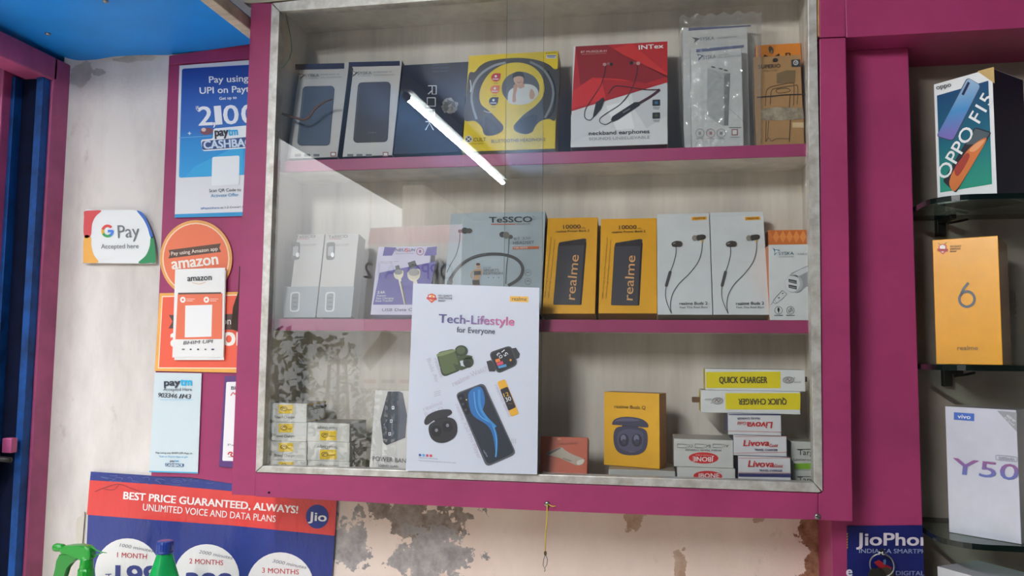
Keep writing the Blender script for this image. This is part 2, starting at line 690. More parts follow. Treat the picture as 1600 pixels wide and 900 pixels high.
# blue sheet above the shop front, its rear edge slightly bowed
bm = bmesh.new()
edge = [(120, 98), (150, 93), (180, 88), (220, 86), (262, 86), (320, 79), (390, 69), (420, 66)]
rear = [Vector((p.x, min(p.y, YW + 0.02), ZC)) for p in (atz(x, y, ZC) for x, y in edge)]
low = [Vector((XL - 0.3, 1.02, ZC))] + [Vector((XL - 0.3, rear[0].y, ZC))] + rear + [Vector((rear[-1].x, 1.02, ZC))]
add_prism(bm, low, [p + Vector((0, 0, 0.018)) for p in low])
soffit = struct('ceiling_panel', bm, BLUE)
for px, py in ((165, 1), (343, 11), (75, 52)):
    p = atz(px, py, ZC)
    bm = bmesh.new()
    lathe(bm, p.x, p.y, [(0.0008, ZC - 0.004), (0.0035, ZC - 0.0033), (0.0048, ZC - 0.0015), (0.0048, ZC + 0.001)], 16)
    link('screw', bm, STEEL, soffit, smooth=True)
# batten between the sheet and the cabinet top
bm = bmesh.new()
a, b = atz(366, 5, ZC - 0.004), atz(389, 20, ZC - 0.004)
x0, x1 = at(372, 10, 1.25).x - 0.004, at(388, 10, 1.25).x
add_box(bm, (x0, 1.0, ZC - 0.022), (x0 + 0.022, 1.30, ZC), bevel=0.002)
struct('trim_2', bm, CREAM)

# ---- left opening: pink jamb, beam over it, blue shutter guide
door = empty('door_1', (XL, 1.3, 0))
door['kind'] = 'structure'
yj = XL / (at(65, 400, 1).x)                   # front of the jamb
bm = bmesh.new(); add_box(bm, (XL - 0.07, yj, 0), (XL + 0.004, YW - 0.002, ZC - 0.012), bevel=0.003); link('jamb', bm, PINKD, door)
bm = bmesh.new()
zb_ = CAM.z + (at(82, 126, 1).z - CAM.z) * (XL / at(82, 126, 1).x)
add_box(bm, (XL - 0.05, 0.4, zb_), (XL + 0.004, yj + 0.01, ZC - 0.012), bevel=0.003)
link('lintel', bm, PINKD, door)
gx = lambda px: at(px, 300, yj - 0.004).x
bm = bmesh.new()
add_box(bm, (XL - 0.016, yj - 0.02, 0), (XL - 0.001, yj - 0.001, zb_), bevel=0.001)
add_box(bm, (XL - 0.062, yj - 0.007, 0), (XL - 0.012, yj - 0.001, zb_))
add_box(bm, (XL - 0.062, yj - 0.03, 0), (XL - 0.054, yj - 0.007, zb_), bevel=0.001)
link('shutter_guide', bm, BLUEP, door)
bm = bmesh.new()
add_box(bm, (XL - 0.0535, yj - 0.012, 0), (XL - 0.0165, yj - 0.0075, zb_), bevel=0.001)
link('groove_shade', bm, mat('shade_navy', (10, 18, 44), 0.85, var=0.3, scale=30, spec=0.1), door)  # dark strip paints the shade inside the guide's groove
bm = bmesh.new()
add_box(bm, (XL - 0.16, yj - 0.05, 0), (XL - 0.062, yj - 0.001, ZC - 0.03), bevel=0.003)
add_box(bm, (XL - 0.096, yj - 0.07, 0), (XL - 0.078, yj - 0.05, ZC - 0.03), bevel=0.003)
link('outer_post', bm, PINKD, door)
pz = at(30, 705, yj - 0.05).z
bm = bmesh.new()
add_box(bm, (XL - 0.10, yj - 0.085, pz - 0.035), (XL - 0.02, yj - 0.05, pz + 0.03), bevel=0.004)
hg = link('latch_bracket', bm, BLUEP, door)
bm = bmesh.new()
tube(bm, [(XL - 0.03, yj - 0.06, pz - 0.012), (XL + 0.012, yj - 0.06, pz - 0.015)], 0.005, 10)
link('bolt', bm, DKMET, hg, smooth=True)
bm = bmesh.new()
add_box(bm, (XL - 0.022, yj - 0.045, pz - 0.005), (XL - 0.002, yj - 0.03, pz + 0.022), bevel=0.002)
link('hinge_plate', bm, PINKD, hg)

# ---- outside, seen only as light and as reflections in the glass
bm = bmesh.new(); add_box(bm, (-14, -12, -0.25), (-1.5, 8, -0.15)); struct('ground', bm, mat('street', (186, 180, 170), 0.9, var=0.2, scale=1.5))
bm = bmesh.new(); add_box(bm, (-1.28, YB, 0), (XL, -1.45, ZT)); struct('wall_left', bm, GREYWALL)
b_ = empty('building', (-9, 0, -0.15))
tag(b_, 'grey and reddish shop building across the street', 'building')
bm = bmesh.new(); add_box(bm, (-10, -9, 3.0), (-8, 8, 8.0)); link('upper_wall', bm, mat('cement_wall', (118, 116, 112), 0.9, var=0.25, scale=1.2), b_)
bm = bmesh.new(); add_box(bm, (-10, -9, -0.15), (-8, 8, 3.0)); link('ground_wall', bm, mat('brick_red', (92, 60, 50), 0.9, var=0.45, scale=3), b_)
bm = bmesh.new(); add_prism(bm, [Vector(p) for p in ((-8, -9, 3.0), (-6.6, -9, 2.6), (-6.6, -9, 2.64), (-8, -9, 3.05))], [Vector(p) for p in ((-8, 8, 3.0), (-6.6, 8, 2.6), (-6.6, 8, 2.64), (-8, 8, 3.05))]); link('awning', bm, mat('awning_grey', (120, 118, 116), 0.9), b_)
for i in range(4):
    bm = bmesh.new(); add_box(bm, (-8.03, -8 + i * 4.2, -0.15), (-7.97, -5.2 + i * 4.2, 2.3)); link('shutter', bm, mat('shutter_green', (56, 82, 62), 0.6, var=0.4, scale=6), b_)
for i in range(4):
    bm = bmesh.new(); add_box(bm, (-8.03, -7.6 + i * 4.2, 4.2), (-7.97, -6.0 + i * 4.2, 5.8)); link('window', bm, mat('window_dark', (50, 56, 62), 0.3), b_)

hd = empty('hedge', (-2.3, -2.3, -0.15))  # added foliage: darkens the glass reflection, larger than the plants mirrored there
tag(hd, 'dark green hedge added outside the open shop front to darken the glass reflection', 'hedge')
rnd = random.Random(21)
bm = bmesh.new()
for k in range(4800):
    u, v = rnd.uniform(-4.4, 1.4), rnd.uniform(0, 1)
    c = Vector((-2.3 + rnd.uniform(-0.3, 0.3), -2.3 + u, -0.1 + v * (1.75 - 0.12 * abs(u))))
    a, b = Vector([rnd.gauss(0, 1) for _ in range(3)]).normalized() * 0.035, Vector([rnd.gauss(0, 1) for _ in range(3)]).normalized() * 0.022
    bm.faces.new([bm.verts.new(c + q) for q in (a, b, -a, -b)])
link('foliage', bm, mat('hedge_leaves', (52, 74, 44), 0.7, var=0.4, scale=9), hd)
bm = bmesh.new()
for k in range(14): tube(bm, [(-2.3, -6.0 + 0.4 * k, -0.15), (-2.3 + 0.1 * (k % 3 - 1), -5.95 + 0.4 * k, 1.4)], [0.03, 0.012], 8)
link('stems', bm, mat('hedge_wood', (70, 54, 40), 0.9), hd)

# ---- pink panel on the wall behind the stickers
bm = bmesh.new()
board(bm, [(264, 87), (410, 66), (410, 764), (372, 757), (300, 746), (236, 744)], YW - 0.009, YW + 0.002, bevel=0.0012)
struct('trim_3', bm, PINK)
bm = bmesh.new()
board(bm, [(264, 87), (410, 66), (410, 90), (264, 101)], YW - 0.0125, YW - 0.008, bevel=0.001)
struct('trim_4', bm, PINK)

# ---- right niche: post, fascia
YF = 1.25
YP = 1.307
xa, xb = at(1299, 860, YP).x, at(1432, 500, YP).x
ZF = at(1450, 51.5, YF).z
bm = bmesh.new(); add_box(bm, (xa, YP, 0.0), (xb, YW, ZF), bevel=0.0015); struct('trim_5', bm, PINK)
bm = bmesh.new(); add_box(bm, (at(1322, 60, YF).x, YF, ZF), (XR, YW, ZT), bevel=0.0015); struct('trim_6', bm, PINK)
bm = bmesh.new(); add_box(bm, (xb, YW - 0.006, 0.0), (XR, YW + 0.001, ZF)); struct('wall_niche', bm, mat('niche_board', (158, 146, 136), 0.7, var=0.12, scale=10, bump=0.05))

# ------------------------------------------------------------------ the display cabinet
YCB = 1.3955                                   # rear of the carcass
cab = empty('display_cabinet', (-0.2, 1.33, 1.26))
tag(cab, 'pink wall mounted display cabinet with sliding glass front full of gadget boxes', 'cabinet')
YI0, YI1 = 1.285, 1.388                        # shelf front, back panel
LAM = mat('grey_laminate', (222, 214, 202), 0.55, var=0.13, scale=18, streak=(1, 1, 0.12), bump=0.04)
ALU = mat('aluminium_track', (206, 204, 198), 0.42, metal=0.4, var=0.2, scale=45, c2=(168, 163, 154))
xi0, xi1 = at(427, 240, 1.265).x - 0.001, 0.2485
ZB = 1.2840                     # cabinet floor
ZS1 = at(850, 238, YI0).z
ZS2 = at(850, 499.3, YI0).z
bm = bmesh.new(); board(bm, [(392.5, 4), (427, 5), (398.8, 775), (361.5, 773), (376, 400)], YF, YF + 0.02); link('stile', bm, PINK, cab)
bm = bmesh.new(); board(bm, [(1280.5, 60), (1321.5, 58.5), (1326, 350), (1332.5, 815), (1278.5, 812.5), (1278.8, 771), (1287, 770), (1283, 510)], YF, YF + 0.02); link('stile', bm, PINK, cab)
bm = bmesh.new(); board(bm, [(1280, -40), (1321, -40), (1321.3, 57), (1280.3, 58.6)], YF, YF + 0.02); link('stile', bm, PINK, cab)
bm = bmesh.new(); board(bm, [(399.2, 738), (1278.3, 770), (1278, 812.3), (1100, 807.5), (850, 798), (600, 786.3), (398.4, 776)], YF, YF + 0.02); link('rail', bm, PINK, cab)
bm = bmesh.new(); board(bm, [(380, 4), (392, 5), (470, -1), (1300, -58), (1300, -90), (380, -40)], YF - 0.001, YF + 0.02); link('top_rail', bm, CREAM, cab)
# carcass
xo0, xo1 = at(375, 400, YF).x + 0.004, at(1326, 400, YF).x - 0.004
zo0 = at(850, 795, YF).z
zo1 = at(800, -30, YF).z
bm = bmesh.new(); add_box(bm, (xo0, YF + 0.02, zo0), (xi0, YCB, zo1)); link('side_panel', bm, LAM, cab)
bm = bmesh.new(); add_box(bm, (xi1, YF + 0.02, zo0), (xo1, YCB, zo1)); link('side_panel', bm, LAM, cab)
bm = bmesh.new(); add_box(bm, (xi0, YF + 0.02, zo0), (xi1, YCB, ZB)); link('bottom_board', bm, LAM, cab)
ztop = at(850, 29, YI1).z
bm = bmesh.new(); add_box(bm, (xi0, YF + 0.02, ztop), (xi1, YCB, zo1)); link('top_board', bm, LAM, cab)
bm = bmesh.new(); add_box(bm, (xi0, YI1, ZB), (xi1, YCB, ztop)); link('back_panel', bm, LAM, cab)
for zs, th in ((ZS1, 0.0195), (ZS2, 0.0195)):
    bm = bmesh.new(); add_box(bm, (xi0 + 0.001, YI0 + 0.001, zs - th), (xi1 - 0.001, YI1, zs), mi=0)
    s_ = link('shelf', bm, LAM, cab)
    bm = bmesh.new(); add_box(bm, (xi0 + 0.001, YI0 - 0.001, zs - th - 0.0005), (xi1 - 0.001, YI0 + 0.002, zs), bevel=0.0006)
    link('edge_strip', bm, PINK, s_)
# aluminium channel round the opening (wedge section as in the photo: broad flat lip, thin inner lip)
def alu(name, px):
    bm = bmesh.new()
    board(bm, px, YF - 0.004, YF + 0.018, bevel=0.0012)
    o = link(name, bm, ALU, cab)
    return o
alu('glass_track', [(424, 5), (436.5, 18), (410.5, 727.5), (399, 737.5)])
alu('glass_track', [(399.6, 737.8), (411, 727.8), (1271.5, 754.5), (1283, 768.6), (1278, 769.6)])
alu('glass_track', [(1262, -30), (1276, -30), (1276.5, 60), (1280, 250), (1282.5, 505), (1285.5, 768), (1271.8, 754), (1267.5, 505), (1264.5, 250)])
alu('glass_track', [(425, 4.5), (470, 0), (1276, -59), (1262, -42), (510, 12.8), (436.8, 17.5)])
bm = bmesh.new(); board(bm, [(1276.4, -30), (1280, -30), (1280.3, 57), (1277, 57)], YF - 0.001, YF + 0.01, bevel=0); link('filler_strip', bm, mat('raw_wood', (196, 142, 92), 0.7, var=0.2, scale=30), cab)
GL = glass_mat('window_glass', (0.99, 0.997, 0.993), 1.62, haze=0.005)
GE = mat('glass_edge', (120, 150, 140), 0.2)
def pane(x0, x1, y, chip=()):
    bm = bmesh.new()
    pts = [(x0, ZB - 0.005), (x1, ZB - 0.005), (x1, ztop + 0.005)] + (list(chip) or [(x0, ztop + 0.005)])
    add_prism(bm, [Vector((x, y, z)) for x, z in pts], [Vector((x, y + 0.004, z)) for x, z in pts])
    bm.normal_update()
    for f in bm.faces:
        f.material_index = 0 if abs(f.normal.y) > 0.5 else 1
    return link('glass_pane', bm, [GL, GE], cab)
chip = [at(x, y, 1.254) for x, y in ((444, 12), (449, 36), (454, 60), (455, 78), (451, 92), (443, 103), (424, 114))]
pane(xi0 - 0.006, at(848, 300, 1.256).x, 1.254, [(p.x, p.z) for p in chip])   # its upper corner is broken off
pane(at(789, 300, 1.262).x, xi1 + 0.006, 1.2605)
for px, py, r in ((855, 787.5, 0.0045), (1277, 807, 0.0045), (420.5, 769.5, 0.0018)):
    p = at(px, py, YF)
    bm = bmesh.new()
    n_ = 20
    pr = [(r * 1.0, 0.0), (r, 0.0014), (r * 0.75, 0.0026), (r * 0.3, 0.003)]
    rings = [[bm.verts.new((p.x + q * math.cos(2 * math.pi * k / n_), YF - d, p.z + q * math.sin(2 * math.pi * k / n_))) for k in range(n_)] for q, d in pr]
    for a, b in zip(rings, rings[1:]):
        for k in range(n_): bm.faces.new((a[k], a[(k + 1) % n_], b[(k + 1) % n_], b[k]))
    bm.faces.new(rings[-1])
    bmesh.ops.recalc_face_normals(bm, faces=bm.faces)
    sc_ = link('screw', bm, STEEL if r > 0.002 else mat('hole_black', (25, 12, 16), 0.9), cab, smooth=True)
    if r > 0.002:
        bm = bmesh.new()
        add_box(bm, (-r * 0.9, YF - 0.0034, -0.0005), (r * 0.9, YF - 0.0028, 0.0005))
        bmesh.ops.rotate(bm, verts=bm.verts, cent=(0, 0, 0), matrix=Matrix.Rotation(0.5, 3, 'Y'))
        bmesh.ops.translate(bm, verts=bm.verts, vec=(p.x, 0, p.z))
        link('slot', bm, mat('slot_black', (20, 20, 20), 0.8), sc_)

# ------------------------------------------------------------------ top shelf
YT = 1.297
GREYT = (150, 152, 155)
NAVY = (26, 38, 78)
def power_pack(label, bl, br, top, pic, piccol, z, scr, sc):
    o, f = carton('power_bank_box', label, 'box', bl, br, top, YT, 0.032, ZS1, tilt=13, group='white power bank boxes at the left of the top shelf', front=(205, 203, 200), side=NAVY)
    a = Art(o, f, *scr, sc)
    return o, f, a
# two white boxes with a dark phone-like picture
for i, (lab, bl, br, tp, q, pc) in enumerate((
        ('white box with blue-grey device picture at the left end of the top shelf', (447.8, 246.6), (527, 246.4), (500, 99.5), [(315, 322), (525, 318), (490, 715), (275, 715)], (78, 92, 112)),
        ('white box with dark brown device picture beside the navy box on the top shelf', (534.9, 246.4), (612.8, 245), (585, 96), [(685, 297), (900, 290), (878, 690), (650, 697)], (62, 54, 50)))):
    o, f, a = power_pack(lab, bl, br, tp, q, pc, None, (400, 60), 4.286)
    dx = 0 if i == 0 else 352
    dy = 0 if i == 0 else -16
    a.part('product_picture')
    a.rrect(tuple(int(c * 0.7) for c in pc), [(x + 4, y + 4) for x, y in q], 28, 1)
    a.rrect(pc, q, 28, 2)
    a.stroke(tuple(min(255, c + 40) for c in pc), [(q[0][0] + 8, q[0][1] + 30), (q[3][0] + 8, q[3][1] - 30)], 3, 3)
    a.part('logo')
    a.poly((70, 74, 80), [(285 + dx, 234 + dy), (332 + dx, 246 + dy), (296 + dx, 276 + dy), (300 + dx, 256 + dy)], 2)
    a.poly((225, 225, 225), [(297 + dx, 242 + dy), (318 + dx, 247 + dy), (302 + dx, 262 + dy)], 3)
    a.part('lettering')
    a.text((120, 124, 128), 'SYSKA', 330 + dx, 262 + dy, 425 + dx, 259 + dy, 20, bold=0.01)
    a.text((130, 134, 138), 'POWER BANK 100', 436 + dx, 250 + dy, 560 + dx, 246 + dy, 9)
    a.text((130, 134, 138), 'FOR SMARTPHONES', 436 + dx, 270 + dy, 575 + dx, 266 + dy, 9)
    a.text((130, 130, 132), 'ACCESSORIES', 332 + dx, 274 + dy, 420 + dx, 272 + dy, 6)
    if i:
        a.text((120, 112, 108), 'SYSKA', 752, 640, 810, 637, 10)
    a.part('icons')
    bx = 262 if i == 0 else 612
    for k in range(3): a.rect((110, 112, 116), bx + k * 62, 775, bx + k * 62 + 40, 792, 2)
    a.rect((150, 80, 80), bx + 238, 762, bx + 275, 792, 2)
    a.rect((225, 225, 225), bx + 244, 768, bx + 269, 786, 3)
    a.part('top_band')  # navy band along the upper edge of the front
    a.poly(NAVY, [(264, 174), (592, 166), (592, 204), (263, 212)] if i == 0 else [(622, 160), (964, 152), (964, 184), (621, 192)], 1)
    a.done()

# navy box with rotated lettering
o, f = carton('gadget_box', 'navy blue box with white lettering turned sideways beside the yellow headphone box', 'box', (614.6, 244.3), (720.8, 240.8), (680, 99), YT, 0.035, ZS1, tilt=14, front=(24, 34, 58), side=(16, 22, 40))
a = Art(o, f, 400, 60, 4.286)
a.part('lettering')
WL = (215, 218, 220)
for k, ch in enumerate('ROCK'):
    y0, y1 = 320 + k * 80, 382 + k * 80
    x = 1154 - k * 6
    W_ = 7
    sq = lambda u, v: (x + 54 * (1 - v), y0 + (y1 - y0) * u)          # u along the word, v down from the letter top
    def sl(*pts): a.stroke(WL, [sq(*p) for p in pts], W_, 5, sm=False)
    if ch == 'R': sl((0, 1), (0, 0), (.9, 0), (.9, .5), (0, .5)); sl((.5, .5), (.9, 1))
    if ch == 'O': sl((0, 0), (.9, 0), (.9, 1), (0, 1), (0, 0))
    if ch == 'C': sl((.9, 0), (0, 0), (0, 1), (.9, 1))
    if ch == 'K': sl((0, 0), (0, 1)); sl((.9, 0), (.15, .5), (.9, 1)); sl((0, .5), (.2, .5))
for k in range(3):
    a.text((70, 84, 110), 'SMART GADGET', 1180, 186 + k * 22, 1292, 182 + k * 22, 11)
a.part('silver_sticker', 'crumpled silver grey sticker')
rnd = random.Random(3)
pts = [(1300 + (58 + rnd.uniform(-16, 8)) * math.cos(t), 457 + (54 + rnd.uniform(-16, 8)) * math.sin(t)) for t in [2 * math.pi * k / 22 for k in range(22)]]
a.poly(mat('crumpled_foil', (168, 164, 160), 0.35, metal=0.3, var=0.45, scale=120, bump=0.5), pts, 2)
for k in range(5):
    aa = rnd.uniform(0, 6.28); bb = aa + rnd.uniform(.6, 1.2)
    a.poly((96, 98, 104), [(1300 + 12 * math.cos(aa), 457 + 12 * math.sin(aa)), (1300 + 50 * math.cos(aa), 457 + 50 * math.sin(aa)), (1300 + 40 * math.cos(bb), 457 + 40 * math.sin(bb))], 3)
a.done()

# yellow headphone box
YEL = (238, 208, 10)
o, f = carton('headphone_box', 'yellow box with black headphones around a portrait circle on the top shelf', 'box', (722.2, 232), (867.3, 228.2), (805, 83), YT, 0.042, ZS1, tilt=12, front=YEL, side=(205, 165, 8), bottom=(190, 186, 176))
a = Art(o, f, 710, 60, 4.737)
HD = (66, 62, 60)
a.part('product_picture')
a.poly(HD, smooth([(108, 264), (150, 250), (190, 205), (260, 168), (400, 148), (520, 147), (630, 166), (700, 195), (738, 228), (778, 240), (770, 400), (750, 598), (700, 597), (640, 612), (600, 650), (575, 695), (520, 710), (455, 690), (438, 655), (460, 620), (520, 560), (600, 500), (655, 430), (665, 350), (640, 270), (580, 210), (500, 182), (420, 182), (340, 205), (260, 260), (205, 340), (185, 420), (200, 490), (260, 540), (320, 600), (362, 650), (348, 692), (290, 718), (225, 715), (200, 655), (150, 612), (72, 600), (88, 430)], 4, True), 1)
a.stroke((150, 155, 158), [(165, 600), (135, 500), (128, 420), (150, 330), (205, 258), (290, 205), (380, 180)], 17, 2)
a.stroke((128, 132, 134), [(560, 175), (650, 225), (710, 310), (732, 400), (715, 500), (670, 590)], 17, 2)
a.stroke((24, 22, 22), [(690, 240), (735, 330), (748, 430), (730, 540), (690, 590)], 14, 3)
for pts in ([(225, 590), (255, 588), (300, 625), (335, 670), (325, 700), (262, 712), (235, 690)], [(450, 650), (480, 610), (560, 570), (600, 566), (615, 590), (595, 650), (560, 700), (500, 705)]):
    a.poly((34, 32, 32), smooth(pts, 4, True), 2)
a.stroke((220, 220, 215), [(218, 538), (245, 548), (272, 552)], 4, 4)
a.stroke((205, 208, 205), [(118, 310), (124, 360), (120, 400)], 8, 3)
a.part('portrait')
a.ell((92, 92, 94), 490, 370, 140, 122, 2)
a.poly((222, 222, 218), smooth([(398, 470), (402, 400), (440, 365), (500, 342), (560, 342), (605, 365), (622, 410), (590, 455), (545, 484), (490, 492), (430, 488)], 4, True), 3)
a.poly((205, 160, 132), [(465, 335), (515, 335), (520, 362), (488, 375), (462, 360)], 4)
a.ell((212, 168, 140), 476, 306, 37, 46, 5, rot=-0.25)
a.poly((30, 24, 22), smooth([(432, 300), (434, 268), (462, 250), (500, 252), (516, 275), (518, 305), (508, 290), (480, 282), (448, 290)], 3, True), 6)
a.poly((198, 150, 122), smooth([(430, 470), (436, 400), (440, 350), (462, 345), (466, 375), (455, 420), (456, 470)], 3, True), 6)
a.poly((205, 160, 132), smooth([(556, 420), (565, 380), (582, 385), (596, 420), (585, 450), (562, 450)], 3, True), 6)
a.stroke((120, 84, 66), [(466, 328), (480, 331), (494, 324)], 4, 7)
a.part('icons')
for (cx, cy, c) in ((307, 290, (196, 40, 34)), (300, 380, (226, 120, 50)), (290, 467, (34, 40, 52))):
    a.ell(c, cx, cy, 34, 31, 2)
    a.poly(c, [(cx, cy - 31), (cx + 38, cy - 30), (cx + 34, cy)], 2)
    a.rect((238, 236, 230), cx - 24, cy + 10, cx + 22, cy + 16, 3)
    a.ell((238, 236, 230), cx, cy - 8, 9, 9, 3)
    a.rect((120, 104, 20), cx - 18, cy + 42, cx + 14, cy + 45, 2)
a.part('logo')
a.ell((225, 225, 222), 106, 747, 29, 27, 2)
a.ell((60, 62, 60), 106, 747, 22, 20, 3)
a.stroke((225, 225, 222), [(92, 735), (120, 760)], 7, 4, sm=False); a.stroke((225, 225, 222), [(120, 735), (92, 760)], 7, 4, sm=False)
a.part('lettering')
TX = (92, 80, 16)
a.text(TX, 'CULT', 142, 766, 236, 762, 26, bold=0.008)
a.text(TX, 'Innovative', 135, 786, 215, 783, 9)
a.text(TX, 'BLUETOOTH® HEADPHONE', 275, 776, 676, 762, 24, bold=0.004)
a.text((60, 60, 30), 'BLUETOOTH', 678, 116, 755, 111, 9)
a.part('price_sticker')
a.rect((215, 218, 225), 680, 124, 755, 150, 2); a.rect((52, 70, 130), 684, 128, 751, 134, 3)
a.rect((52, 70, 130), 690, 139, 745, 143, 3)
a.done()

# red and white neckband earphone box
RED = (186, 30, 34)
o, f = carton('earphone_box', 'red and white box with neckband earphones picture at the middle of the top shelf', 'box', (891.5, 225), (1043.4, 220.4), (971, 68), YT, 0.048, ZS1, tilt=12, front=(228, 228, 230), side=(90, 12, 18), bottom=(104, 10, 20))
a = Art(o, f, 870, 40, 4.285)
a.part('printed_panel')
a.poly(RED, [(126, 141), (741, 106), (741, 381), (98, 574)], 1)
a.poly((146, 20, 28), [(126, 141), (340, 130), (440, 195), (735, 335), (741, 350), (741, 342), (330, 470), (160, 420)], 2)
a.poly((206, 46, 40), [(345, 165), (500, 122), (741, 325), (735, 333), (460, 215)], 2)
a.poly((212, 40, 38), [(240, 350), (430, 360), (620, 400), (200, 530), (102, 560), (106, 440)], 3)
a.poly((176, 28, 32), [(300, 360), (560, 380), (650, 405), (330, 500)], 4)
a.poly((206, 208, 212), [(741, 385), (741, 600), (600, 690), (520, 560), (500, 455)], 2)
a.poly((214, 216, 220), [(95, 600), (260, 560), (330, 670), (120, 780), (94, 785)], 2)
a.poly((240, 240, 242), [(330, 540), (480, 500), (520, 690), (400, 700)], 2)
a.part('lettering')
a.text((240, 238, 238), 'INTex', 550, 163, 714, 152, 28, bold=0.03)
a.text((226, 190, 188), 'BT MUSIQUE-01', 162, 186, 334, 178, 13, bold=0.01)
a.text((206, 150, 150), 'BLUETOOTH EARPHONE', 168, 198, 330, 191, 6)
a.text((44, 42, 46), 'neckband earphones', 215, 737, 620, 722, 26, bold=0.012)
a.text((150, 152, 158), 'SOUNDS UNBELIEVABLE', 215, 771, 622, 758, 19)
a.part('icons')
for cy, c in ((521, (40, 110, 150)), (607, (70, 80, 40))):
    a.rrect((40, 40, 44), [(640, cy - 22), (692, cy - 24), (692, cy + 18), (640, cy + 20)], 6, 5)
    a.ell(c, 666, cy - 2, 12, 10, 6)
    a.rect((120, 122, 128), 644, cy + 28, 690, cy + 32, 5); a.rect((120, 122, 128), 648, cy + 38, 686, cy + 41, 5)
a.part('product_picture')
BK = (34, 32, 36)
a.stroke((70, 22, 28), [(345, 460), (385, 412), (440, 410), (500, 418), (600, 432), (688, 431)], 7, 6)
a.stroke((70, 30, 36), [(690, 430), (640, 470), (556, 520)], 17, 6)
a.poly(BK, [(362, 636), (372, 612), (520, 516), (560, 514), (556, 536), (410, 634), (376, 648)], 7)
a.text((190, 190, 195), 'intex', 446, 590, 492, 562, 10, ly=8)
a.poly(BK, [(243, 604), (262, 520), (312, 482), (320, 500), (298, 560), (262, 604), (244, 620)], 7)
a.stroke(BK, [(246, 612), (222, 636), (190, 620), (188, 575), (215, 525), (290, 410), (318, 330), (328, 272)], 5, 6)
a.stroke(BK, [(372, 640), (330, 664), (292, 652), (292, 622), (340, 585), (430, 525), (500, 430), (535, 330), (540, 268)], 5, 6)
a.ell(BK, 366, 262, 11, 12, 7); a.ell((150, 90, 90), 346, 258, 13, 9, 6); a.ell((190, 140, 138), 320, 263, 12, 11, 7)
a.ell(BK, 500, 254, 11, 12, 7); a.ell((150, 70, 70), 522, 254, 12, 10, 6); a.ell((196, 150, 148), 545, 256, 13, 12, 7)
a.done()

# two white power bank boxes inside a clear bag
def syska(lab, bl, br, tp, Y, scr, sc):
    o, f = carton('power_bank_box', lab, 'box', bl, br, tp, Y, 0.022, ZS1 + 0.0008, tilt=5, group='white power bank boxes in a clear bag', front=(212, 214, 216), side=(180, 182, 186), topc=NAVY)
    return o, f, Art(o, f, *scr, sc)
o, f, a = syska('taller white box at the back inside the clear plastic bag', (1068.5, 227.5), (1172, 222.5), (1124, 40.5), 1.338, (1050, 20), 3.9125)
a.part('top_band'); a.poly((48, 60, 110), [(101, 92), (482, 76), (482, 84), (100, 111)], 1)
a.part('logo'); a.poly((40, 60, 70), [(118, 150), (172, 158), (135, 185), (140, 165)], 2)
a.part('lettering'); a.text((110, 120, 126), 'SYSKA', 172, 172, 258, 166, 20, bold=0.01); a.text((130, 134, 138), 'POWER BANK', 280, 162, 400, 152, 11)
a.done()
o, f, a = syska('shorter white box with silver power bank picture at the front inside the clear bag', (1081, 225.2), (1162, 220.8), (1125, 72), 1.310, (1050, 20), 3.9125)
a.part('top_band'); a.poly((40, 58, 120), [(149, 224), (439, 197), (439, 214), (148, 243)], 1)
a.part('logo')
a.poly((52, 76, 110), [(150, 252), (193, 262), (160, 296), (165, 270)], 2); a.poly((225, 225, 225), [(163, 260), (180, 264), (168, 278)], 3)
a.part('lettering')
a.text((120, 126, 132), 'SYSKA', 190, 286, 268, 278, 21, bold=0.01); a.text((120, 130, 140), 'POWER BANK 200', 282, 266, 345, 259, 7); a.text((130, 134, 138), 'FOR SMARTPHONES', 282, 280, 420, 266, 8)
a.part('product_picture')
a.poly((170, 174, 176), [(216, 342), (318, 368), (318, 690), (212, 622)], 2)
a.poly((104, 106, 108), [(318, 368), (356, 372), (344, 690), (318, 690)], 2)
a.poly((196, 198, 200), [(216, 342), (240, 328), (345, 352), (356, 372), (318, 370)], 3)
for x, y in ((252, 334), (298, 344), (328, 353)): a.ell((40, 42, 46), x, y, 14, 5, 4, rot=0.2)
a.text((120, 122, 126), 'SYSKA', 278, 398, 312, 412, 10, ly=4)
a.stroke((150, 152, 154), [(208, 622), (280, 672), (318, 692)], 3, 3, sm=False)
a.stroke((170, 172, 176), [(232, 510), (330, 570), (430, 660)], 3, 1)
a.part('icons')
for x, c in ((170, (120, 122, 126)), (236, (140, 60, 60)), (300, (120, 122, 126))):
    a.ring(c, x, 737, 26, 3, 2); a.rect(c, x - 8, 728, x + 8, 746, 2)
    a.rect((140, 142, 146), x - 22, 768, x + 22, 772, 2)
a.rect((150, 60, 66), 364, 712, 402, 750, 2); a.rect((225, 226, 228), 370, 718, 396, 744, 3); a.rect((90, 92, 96), 350, 700, 424, 705, 2); a.rect((140, 142, 146), 356, 760, 416, 764, 2)
a.done()
